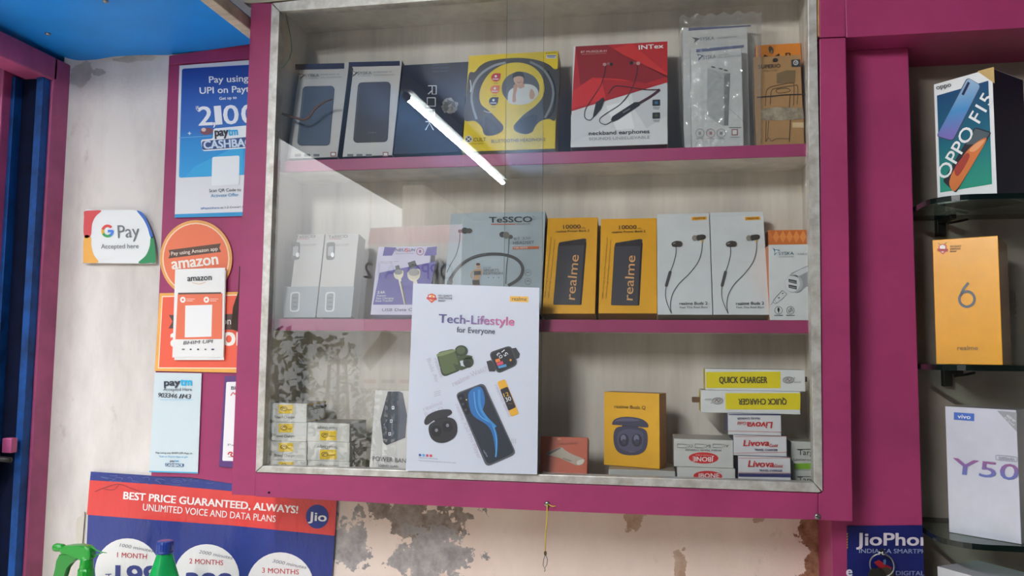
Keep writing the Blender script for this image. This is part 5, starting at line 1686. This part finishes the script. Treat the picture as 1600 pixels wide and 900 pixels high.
c_ = zp(466, 400)
lathe(bm, c_.x, YB_, [(0.0088, c_.z + 0.006), (0.0102, c_.z), (0.0108, c_.z - 0.008), (0.0112, zp(466, 478).z), (0.0105, zp(466, 488).z)], 28)
link('barrel', bm, GP, sb, smooth=True)
bm = bmesh.new()
pr2 = [(206, 340), (330, 342), (396, 352), (382, 392), (325, 428), (272, 474), (246, 560), (236, 640), (150, 640), (146, 560), (172, 480), (196, 410)]
add_prism(bm, [zp(x, y, -0.006) for x, y in pr2], [zp(x, y, 0.006) for x, y in pr2], bevel=0.0025)
link('trigger', bm, mat('green_plastic_dark', (10, 126, 34), 0.35, coat=0.3), sb)
bm = bmesh.new()
tube(bm, [zp(505, 270), zp(560, 305), zp(620, 326), zp(664, 332)], [0.002, 0.0012, 0.0009, 0.0005], 8)
tube(bm, [zp(530, 378), zp(570, 350), zp(620, 332)], [0.0018, 0.0012, 0.0006], 8)
link('pull_ring', bm, GP, sb, smooth=True)
bm = bmesh.new()
cc = zp(458, 500)
lathe(bm, cc.x, YB_, [(0.0118, cc.z + 0.003), (0.0132, cc.z), (0.0138, cc.z - 0.018), (0.013, cc.z - 0.02)], 28, ridge=-0.04)
link('collar', bm, GP, sb)
bm = bmesh.new()
lathe(bm, cc.x, YB_, [(0.03, ZCT), (0.033, ZCT + 0.006), (0.034, ZCT + 0.07), (0.031, ZCT + 0.11), (0.018, cc.z - 0.03), (0.012, cc.z - 0.018)], 32)
link('bottle_body', bm, mat('green_translucent', (60, 190, 90), 0.15, coat=0.4), sb, smooth=True)

PET = bpy.data.materials.new('green_bottle_plastic')
PET.use_nodes = True
pb = PET.node_tree.nodes['Principled BSDF']
pb.inputs['Base Color'].default_value = rgb((40, 196, 104))
pb.inputs['Roughness'].default_value = 0.08
pb.inputs['Transmission Weight'].default_value = 0.5
pb.inputs['IOR'].default_value = 1.2
bp_ = lambda x, y: at(80 + x / 3.478, 730 + y / 3.478, YB_)
cc = bp_(617, 455)
bt = empty('plastic_bottle', (cc.x, YB_, ZCT))
tag(bt, 'green plastic bottle with blue cap in front of the price poster', 'bottle')
bm = bmesh.new()
z0 = bp_(617, 452).z
lathe(bm, cc.x, YB_, [(0.0132, z0), (0.0138, z0 + 0.002), (0.0138, z0 + 0.012), (0.0130, z0 + 0.0155), (0.0095, z0 + 0.0168)], 40, ridge=-0.03)
link('cap', bm, mat('blue_cap', (14, 52, 138), 0.3, coat=0.3), bt)
bm = bmesh.new()
lathe(bm, cc.x, YB_, [(0.0135, z0 - 0.0045), (0.0142, z0 - 0.003), (0.0142, z0 - 0.001), (0.0132, z0)], 32)
link('cap_band', bm, MATS['blue_cap'], bt, smooth=True)
bm = bmesh.new()
lathe(bm, cc.x, YB_, [(0.026, ZCT + 0.0005), (0.030, ZCT + 0.006), (0.0315, ZCT + 0.02), (0.0315, z0 - 0.1), (0.031, z0 - 0.075), (0.027, z0 - 0.052), (0.0205, z0 - 0.032), (0.0155, z0 - 0.016), (0.0125, z0 - 0.006), (0.0118, z0 - 0.001)], 40)
link('bottle_body', bm, PET, bt, smooth=True)

# ------------------------------------------------------------------ string with wire hook below the cabinet
p = at(855, 788, YF - 0.003)
st = empty('hook_string', p)
tag(st, 'yellow string with small wire hook hanging from the cabinet screw', 'string')
q = at(852, 864, YF - 0.003)
YSTR = mat('yellow_string', (206, 178, 70), 0.8)
bm = bmesh.new()
tube(bm, [p, p.lerp(q, 0.3) + Vector((0.0006, 0, 0)), p.lerp(q, 0.6) + Vector((-0.0006, 0, 0)), q], 0.0010, 8)
tube(bm, [p + Vector((0.002, 0, 0.0)), p + Vector((0.008, 0, -0.003)), p + Vector((0.013, -0.001, -0.002))], 0.0009, 8)
link('string', bm, YSTR, st, smooth=True)
bm = bmesh.new()
lathe(bm, q.x, q.y, [(0.0008, q.z - 0.004), (0.0020, q.z - 0.0025), (0.0022, q.z), (0.0018, q.z + 0.002), (0.0008, q.z + 0.003)], 12)
link('knot', bm, mat('dark_string', (92, 76, 40), 0.8), st, smooth=True)
bm = bmesh.new()
h = lambda x, y: at(500 + x / 1.905, 740 + y / 1.905, YF - 0.003)
tube(bm, [h(671, 240), h(666, 255), h(664, 272), h(668, 282), h(675, 272), h(677, 256), h(673, 244)], 0.0007, 8)
tube(bm, [h(668, 280), h(670, 287), h(668, 292)], 0.0007, 8)
link('wire_hook', bm, STEEL, st, smooth=True)

# ------------------------------------------------------------------ right niche: glass shelves and phone boxes
GSH = mat('shelf_glass_edge', (6, 22, 20), 0.15)
GSF = glass_mat('shelf_glass', (0.80, 0.92, 0.87), 1.5)
def glass_shelf(lab, z, xl, yfront, cr_):
    """glass shelf with a rounded left front corner"""
    t = 0.008
    x1 = XR - 0.25
    pts = [(x1, YW - 0.008), (xl, YW - 0.008), (xl, yfront + cr_)]
    pts += [(xl + cr_ - cr_ * math.cos(k * math.pi / 16), yfront + cr_ - cr_ * math.sin(k * math.pi / 16)) for k in range(1, 9)]
    pts += [(x1, yfront)]
    bm = bmesh.new()
    fs = add_prism(bm, [Vector((x, y, z)) for x, y in pts], [Vector((x, y, z - t)) for x, y in pts])
    bm.normal_update()
    for f in bm.faces: f.material_index = 0 if abs(f.normal.z) > 0.7 else 1
    o = link('glass_shelf', bm, [GSF, GSH], None, ((xl + x1) / 2, YW - 0.1, z - t))
    tag(o, lab, 'shelf', 'glass shelves in the right niche')
    return o
YG = 1.215
ZG = [at(1520, y, YG).z for y in (303, 570.5, 850)]
labs = ['upper glass shelf in the right niche, under the teal phone box', 'middle glass shelf in the right niche, under the yellow phone box', 'lower glass shelf in the right niche, under the tall white phone box']
for z, lab in zip(ZG, labs):
    glass_shelf(lab, z, xb + 0.002, YG, 0.055)
for z, px_, lab in ((ZG[0], 1480, 'dark metal bracket under the upper glass shelf'), (ZG[1], 1491, 'dark metal bracket under the middle glass shelf')):
    x = at(px_, 330 if px_ == 1480 else 584, 1.36).x
    bk = empty('shelf_bracket', (x, YW - 0.006, z - 0.04))
    tag(bk, lab, 'bracket', 'shelf brackets')
    bm = bmesh.new(); add_box(bm, (x - 0.005, 1.335, z - 0.016), (x + 0.005, YW - 0.006, z - 0.0085), bevel=0.0015); link('arm', bm, DKMET, bk)
    bm = bmesh.new(); add_box(bm, (x - 0.007, YW - 0.018, z - 0.036), (x + 0.007, YW - 0.0055, z - 0.0085), bevel=0.0015); link('wall_plate', bm, DKMET, bk)
    bm = bmesh.new(); tube(bm, [(x, 1.36, z - 0.019), (x + 0.018, 1.36, z - 0.016), (x + 0.03, 1.36, z - 0.013)], 0.002, 8); link('clamp_screw', bm, DKMET, bk, smooth=True)

# teal phone box
Z = ZG[0] + 0.0005
pl1, pr1 = atz(1465, 320.5, Z), atz(1557.5, 300, Z)
o, f = carton('phone_box', 'teal and white phone box standing at an angle on the upper glass shelf', 'box', (1465, 320.5), (1557.5, 300), (1459.2, 131.9), 1.30, 0.09, Z, Yr=1.236, tilt=0, front=(226, 230, 232), side=(14, 22, 48), topc=(180, 150, 90))
a = Art(o, f, 1400, 90, 3.46)
a.part('printed_panel')
zt_, zb_2 = f.p(1500, 130).z, f.p(1500, 300).z
TEAL = ramp_mat('teal_print', 2, zt_, zb_2, [(0, (14, 62, 110)), (0.5, (14, 96, 120)), (1, (40, 150, 124))])
a.poly(TEAL, [(222, 206), (500, 125), (520, 684), (240, 730)], 1)
a.part('corner_flash', 'gold corner flash'); a.poly((190, 160, 104), [(440, 74), (530, 50), (534, 140)], 1)
a.part('phone_picture', 'printed blue and orange smartphones')
zq0, zq1 = f.p(1510, 125).z, f.p(1470, 215).z
BPH = ramp_mat('blue_phone_print', 2, zq0, zq1, [(0, (150, 178, 206)), (0.55, (70, 140, 196)), (1, (120, 110, 180))])
a.rrect((60, 70, 90), [(386, 106), (464, 150), (312, 454), (218, 428)], 22, 2)
a.rrect(BPH, [(390, 110), (459, 150), (308, 448), (222, 424)], 20, 3)
a.stroke((24, 34, 70), [(396, 134), (362, 202)], 14, 4, sm=False)
a.rrect((32, 34, 46), [(428, 376), (520, 404), (326, 734), (254, 668)], 16, 4)
a.poly((76, 90, 98), [(432, 384), (510, 408), (470, 470), (380, 470)], 5)
a.poly((206, 116, 60), smooth([(292, 690), (300, 640), (340, 570), (400, 490), (470, 440), (492, 446), (440, 540), (380, 640), (322, 722)], 4, True), 6)
a.poly((226, 160, 110), smooth([(400, 500), (440, 462), (484, 446), (452, 490), (420, 510)], 4, True), 7); a.poly((160, 60, 50), smooth([(320, 600), (380, 520), (400, 540), (340, 640)], 4, True), 7)
a.part('lettering'); a.text((228, 232, 234), 'OPPO F15', 278, 664, 534, 222, 68, ly=8, bold=0.012)
a.text((40, 44, 52), 'oppo', 222, 174, 302, 156, 24, bold=0.01)
a.done()

# yellow phone box
Z = ZG[1] + 0.0005
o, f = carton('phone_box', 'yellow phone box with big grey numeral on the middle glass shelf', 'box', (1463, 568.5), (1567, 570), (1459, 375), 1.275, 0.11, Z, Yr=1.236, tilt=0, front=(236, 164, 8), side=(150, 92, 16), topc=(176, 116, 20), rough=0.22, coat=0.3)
a = Art(o, f, 1400, 340, 3.46)
G6 = (92, 96, 100)
a.part('lettering'); a.text((120, 88, 40), 'realme', 332, 717, 443, 716, 24, bold=0.004)
for k, (t, w_) in enumerate((('NO.1 QUALITY', 62), ('SMARTPHONE', 56), ('BRAND*', 36))): a.text((90, 60, 30), t, 293, 160 + k * 14, 293 + w_, 158 + k * 14, 8, bold=0.02)
a.part('numeral', 'big grey outlined numeral'); a.ring(G6, 384, 441, 41, 14, 3, ry=41); a.stroke(G6, [(348, 424), (366, 384), (392, 353)], 14, 3, sm=False)
a.part('emblem', 'small white and red shield emblem'); a.poly((196, 60, 46), [(230, 152), (252, 142), (274, 150), (272, 180), (254, 200), (234, 182)], 2); a.poly((232, 228, 220), [(236, 154), (252, 146), (268, 154), (266, 178), (254, 192), (240, 180)], 3); a.poly((170, 40, 40), [(224, 168), (282, 170), (280, 184), (226, 182)], 4)
a.stroke((110, 74, 30), [(228, 138), (240, 146)], 3, 3, sm=False); a.stroke((110, 74, 30), [(262, 144), (274, 134)], 3, 3, sm=False)
a.done()
a = Art(o, f.right, 1400, 340, 3.46)
a.part('side_lettering'); a.text((96, 56, 18), 'realme', 650, 540, 652, 400, 26)
a.done()

# tall white phone box
Z = ZG[2] + 0.0005
o, f = carton('phone_box', 'tall white phone box with blue and violet lettering on the lower glass shelf', 'box', (1483, 832), (1596, 853.5), (1481, 635), 1.285, 0.06, Z, Yr=1.225, tilt=0, front=(206, 208, 222), side=(196, 196, 206), rough=0.16, coat=0.5)
a = Art(o, f, 1400, 600, 3.0)
a.part('logo', 'small blue tag'); a.poly((66, 106, 190), [(272, 132), (367, 139), (367, 174), (272, 167)], 2); a.text((226, 230, 240), 'vivo', 290, 160, 350, 164, 19, ly=4, bold=0.02)
a.part('corner_flash', 'grey corner triangle'); a.poly((150, 152, 160), [(474, 125), (567, 133), (567, 224)], 2); a.text((206, 208, 214), '48MP', 516, 150, 556, 182, 12, ly=4, bold=0.01); a.text((206, 208, 214), 'AI Quad', 506, 158, 552, 196, 10, ly=4)
a.part('lettering')
xg0, xg1 = f.p(1490, 740).x, f.p(1590, 750).x
zz0, zz1 = f.p(1540, 720).z, f.p(1540, 752).z
VG = ramp_mat('violet_print', 2, zz0, zz1, [(0, (150, 90, 140)), (0.5, (110, 104, 170)), (1, (84, 120, 190))])
a.text(VG, 'Y50', 262, 418, 572, 452, 72, bold=0.01)
a.stroke((120, 124, 140), [(476, 334), (560, 342), (568, 352), (562, 363), (478, 356), (470, 346)], 2, 3, closed=True); a.text((110, 114, 130), '5000mAh', 482, 354, 556, 360, 14)
a.done()
# white box below the lower shelf
Z = at(1500, 895, 1.25).z - 0.16
o, f = carton('phone_box', 'white box low in the right niche below the lowest glass shelf, only its top showing', 'box', (1468, 1000), (1560, 1030), (1468, 885.5), 1.31, 0.09, None, Yr=1.235, tilt=0, front=(206, 208, 212), side=(190, 190, 196))
z = f.BL.z - 0.0005
glass_shelf('lowest glass shelf in the right niche, under the half hidden white box', z, xb + 0.002, YG, 0.055)

# phone advertisement on the pink post
CL2 = [(Vector((xb - 0.0005, 0, 0)), Vector((1, 0, 0)))]
o, f = sheet('poster', 'dark blue phone poster on the pink post at the lower right', 'poster', [(1323.3, 821.6), (1446, 820.7), (1446, 925), (1324, 925)], YP - 0.0012, mat('navy_print', (12, 24, 98), 0.4, var=0.1, scale=14, coat=0.15), 0.001, clip=CL2)
a = Art(o, f, 1280, 780, 7.5, clip=CL2)
a.part('lettering')
a.text((206, 196, 206), 'JioPhone', 436, 537, 1436, 540, 142, bold=0.03)
a.text((140, 152, 190), 'INDIA KA SMARTPHONE', 466, 628, 1440, 634, 50, bold=0.01)
a.text((130, 138, 180), 'DIGITAL INDIA', 896, 888, 1500, 892, 50, bold=0.012)
a.text((206, 200, 212), 'e', 318, 896, 382, 896, 110, bold=0.03)
a.part('yellow_edge', 'torn yellow edge marks')
for k in range(6): a.poly((196, 160, 50), [(322, 400 + k * 32), (334, 392 + k * 32), (334, 410 + k * 32), (322, 420 + k * 32)], 2)
a.done()

# keys on a ring hanging in front of the poster
kz = lambda x, y, Y=1.288: at(1280 + x / 7.5, 780 + y / 7.5, Y)
kr = empty('key_ring', kz(735, 585, 1.300))
tag(kr, 'steel key ring with red tag and dark keys hanging on the pink post', 'keys')
c = kz(735, 775)
bm = bmesh.new()
R_ = 0.0168
tube(bm, [(c.x + R_ * math.cos(t), c.y + 0.001 * math.sin(3 * t), c.z + R_ * math.sin(t)) for t in [2 * math.pi * k / 40 for k in range(41)]], 0.0011, 10, cap=False)
link('ring', bm, STEEL, kr, smooth=True)
bm = bmesh.new()
tube(bm, [kz(735, 640, 1.306), kz(735, 632, 1.294), kz(735, 650, 1.286)], 0.0016, 8)
link('nail', bm, DKMET, kr, smooth=True)
bm = bmesh.new()
pts = [(698, 650), (698, 606), (712, 586), (735, 578), (758, 586), (772, 608), (772, 652), (752, 652), (735, 634), (718, 652)]
add_prism(bm, [kz(x, y, 1.2845) for x, y in pts], [kz(x, y, 1.2885) for x, y in pts], bevel=0.0006)
link('fob', bm, mat('black_plastic', (26, 26, 30), 0.35), kr)
fo = Face(kz(735, 620, 1.2845), (0, -1, 0))
aa_ = Art(kr, fo, 1280, 780, 7.5)
aa_.part('letter'); aa_.text((206, 206, 210), 'M.', 697, 648, 762, 648, 36, bold=0.03)
aa_.done()
bm = bmesh.new()
pts = [(640, 740), (700, 712), (780, 770), (850, 800), (838, 860), (770, 845), (700, 800)]
add_prism(bm, [kz(x, y, 1.292) for x, y in pts], [kz(x, y, 1.2945) for x, y in pts], bevel=0.0008)
link('tag', bm, mat('red_plastic', (150, 22, 36), 0.4), kr)
bm = bmesh.new()
pts = [(752, 712), (776, 700), (788, 724), (778, 768), (756, 764)]
add_prism(bm, [kz(x, y, 1.286) for x, y in pts], [kz(x, y, 1.2885) for x, y in pts], bevel=0.0005)
link('charm', bm, mat('blue_metal', (96, 140, 190), 0.25, metal=0.6), kr)
for k, (dx, rot) in enumerate(((-85, 0.25), (-30, 0.1), (60, -0.12))):
    bm = bmesh.new()
    o_ = kz(735 + dx, 850)
    bow = [(0.009 * math.cos(t), 0.010 * math.sin(t) - 0.004) for t in [2 * math.pi * j / 20 for j in range(20)]]
    y = 1.283 + k * 0.003
    add_prism(bm, [Vector((x, 0, z_)) for x, z_ in bow], [Vector((x, 0.0022, z_)) for x, z_ in bow], bevel=0.0005)
    bl_ = [(-0.003, -0.012), (0.003, -0.012), (0.003, -0.034), (0.0015, -0.036), (0.003, -0.038), (0.0, -0.043), (-0.003, -0.039)]
    add_prism(bm, [Vector((x, 0, z_)) for x, z_ in bl_], [Vector((x, 0.0022, z_)) for x, z_ in bl_])
    bmesh.ops.rotate(bm, verts=bm.verts, cent=(0, 0, 0), matrix=Matrix.Rotation(rot, 3, 'Y'))
    bmesh.ops.translate(bm, verts=bm.verts, vec=(o_.x, y, o_.z))
    link('key', bm, mat('dark_key', (48, 46, 42), 0.35, metal=0.5) if k < 2 else mat('grey_key', (84, 78, 68), 0.35, metal=0.7), kr)

# ------------------------------------------------------------------ things behind the viewer that mirror in the glass
YGL = 1.254
def mirror(px, py, L):
    p = at(px, py, L)
    return Vector((p.x, 2 * YGL - L, p.z))
# tube light under the ceiling
A_, B_ = mirror(637, 152, 2.40), mirror(785, 285, 3.70)
zt2 = (A_.z + B_.z) / 2
xt = A_.x; xt2 = B_.x
tl = empty('tube_light', ((xt + xt2) / 2, (A_.y + B_.y) / 2, zt2 + 0.05))
tag(tl, 'slim white tube light fixed under the ceiling opposite the cabinet', 'lamp')
EM = bpy.data.materials.new('tube_glow')
EM.use_nodes = True
eb = EM.node_tree.nodes['Principled BSDF']
eb.inputs['Emission Color'].default_value = (0.98, 0.975, 0.96, 1)
eb.inputs['Emission Strength'].default_value = 270
bm = bmesh.new(); tube(bm, [(xt, A_.y, zt2), (xt2, B_.y, zt2)], 0.010, 14); link('tube', bm, EM, tl, smooth=True)
bm = bmesh.new()
d_ = Vector((xt2 - xt, B_.y - A_.y, 0)).normalized(); s_ = Vector((-d_.y, d_.x, 0))
f4 = [Vector((xt, A_.y, zt2 + 0.014)) - d_ * 0.04 + s_ * k for k in (-0.022, 0.022)] + [Vector((xt2, B_.y, zt2 + 0.014)) + d_ * 0.04 + s_ * k for k in (0.022, -0.022)]
add_prism(bm, f4, [Vector((p.x, p.y, ZT)) for p in f4]); link('batten', bm, mat('batten_grey', (120, 128, 128), 0.5), tl)
for P, sg in ((A_, -1), (B_, 1)):
    bm = bmesh.new(); q = Vector((P.x, P.y, zt2)); tube(bm, [q, q + d_ * 0.025 * sg], 0.012, 12); link('end_cap', bm, DKMET, tl)
# white phone poster hung from the ceiling beside the open shop front
LR = 3.0
P = [mirror(x, y, LR) for x, y in ((578, 356), (722, 350), (716, 612), (560, 606))]
hp = empty('poster', sum(P, Vector()) / 4)
tag(hp, 'white phone poster hung on two cords beside the open shop front', 'poster')
bm = bmesh.new(); add_prism(bm, P, [p - Vector((0, 0.004, 0)) for p in P]); link('sheet', bm, mat('hung_poster_white', (238, 238, 240), 0.5), hp)
for p in P[:2]:
    bm = bmesh.new(); tube(bm, [p, Vector((p.x, p.y, ZT))], 0.001, 6); link('cord', bm, YSTR, hp)
class Mirrored:
    O, N = P[0] + Vector((0, 0.0005, 0)), Vector((0, 1, 0))
    def p(s, px, py, lift=0.0):
        return mirror(px, py, LR) + Vector((0, lift, 0))
a = Art(hp, Mirrored(), 0, 0, 1)
a.part('lettering')
a.text((60, 62, 66), 'OPPO', 708, 436, 636, 436, -24); a.text((60, 62, 66), 'A12', 622, 435, 568, 434, -24)
a.text((120, 122, 126), 'Bigger Storage Battery', 706, 452, 620, 452, -7)
a.part('colour_band'); a.poly((226, 170, 180), [(578, 357), (722, 351), (722, 378), (574, 382)], 1)
a.part('phone_picture'); a.poly((70, 68, 66), [(545 + 20, 560), (600, 514), (622, 528), (578, 580)], 1)
a.part('logo_row')
for k in range(5): a.rect(((196, 70, 50), (90, 90, 110), (190, 80, 70), (200, 150, 150), (90, 90, 96))[k], 568 + k * 28, 593, 588 + k * 28, 599, 1)
a.done()
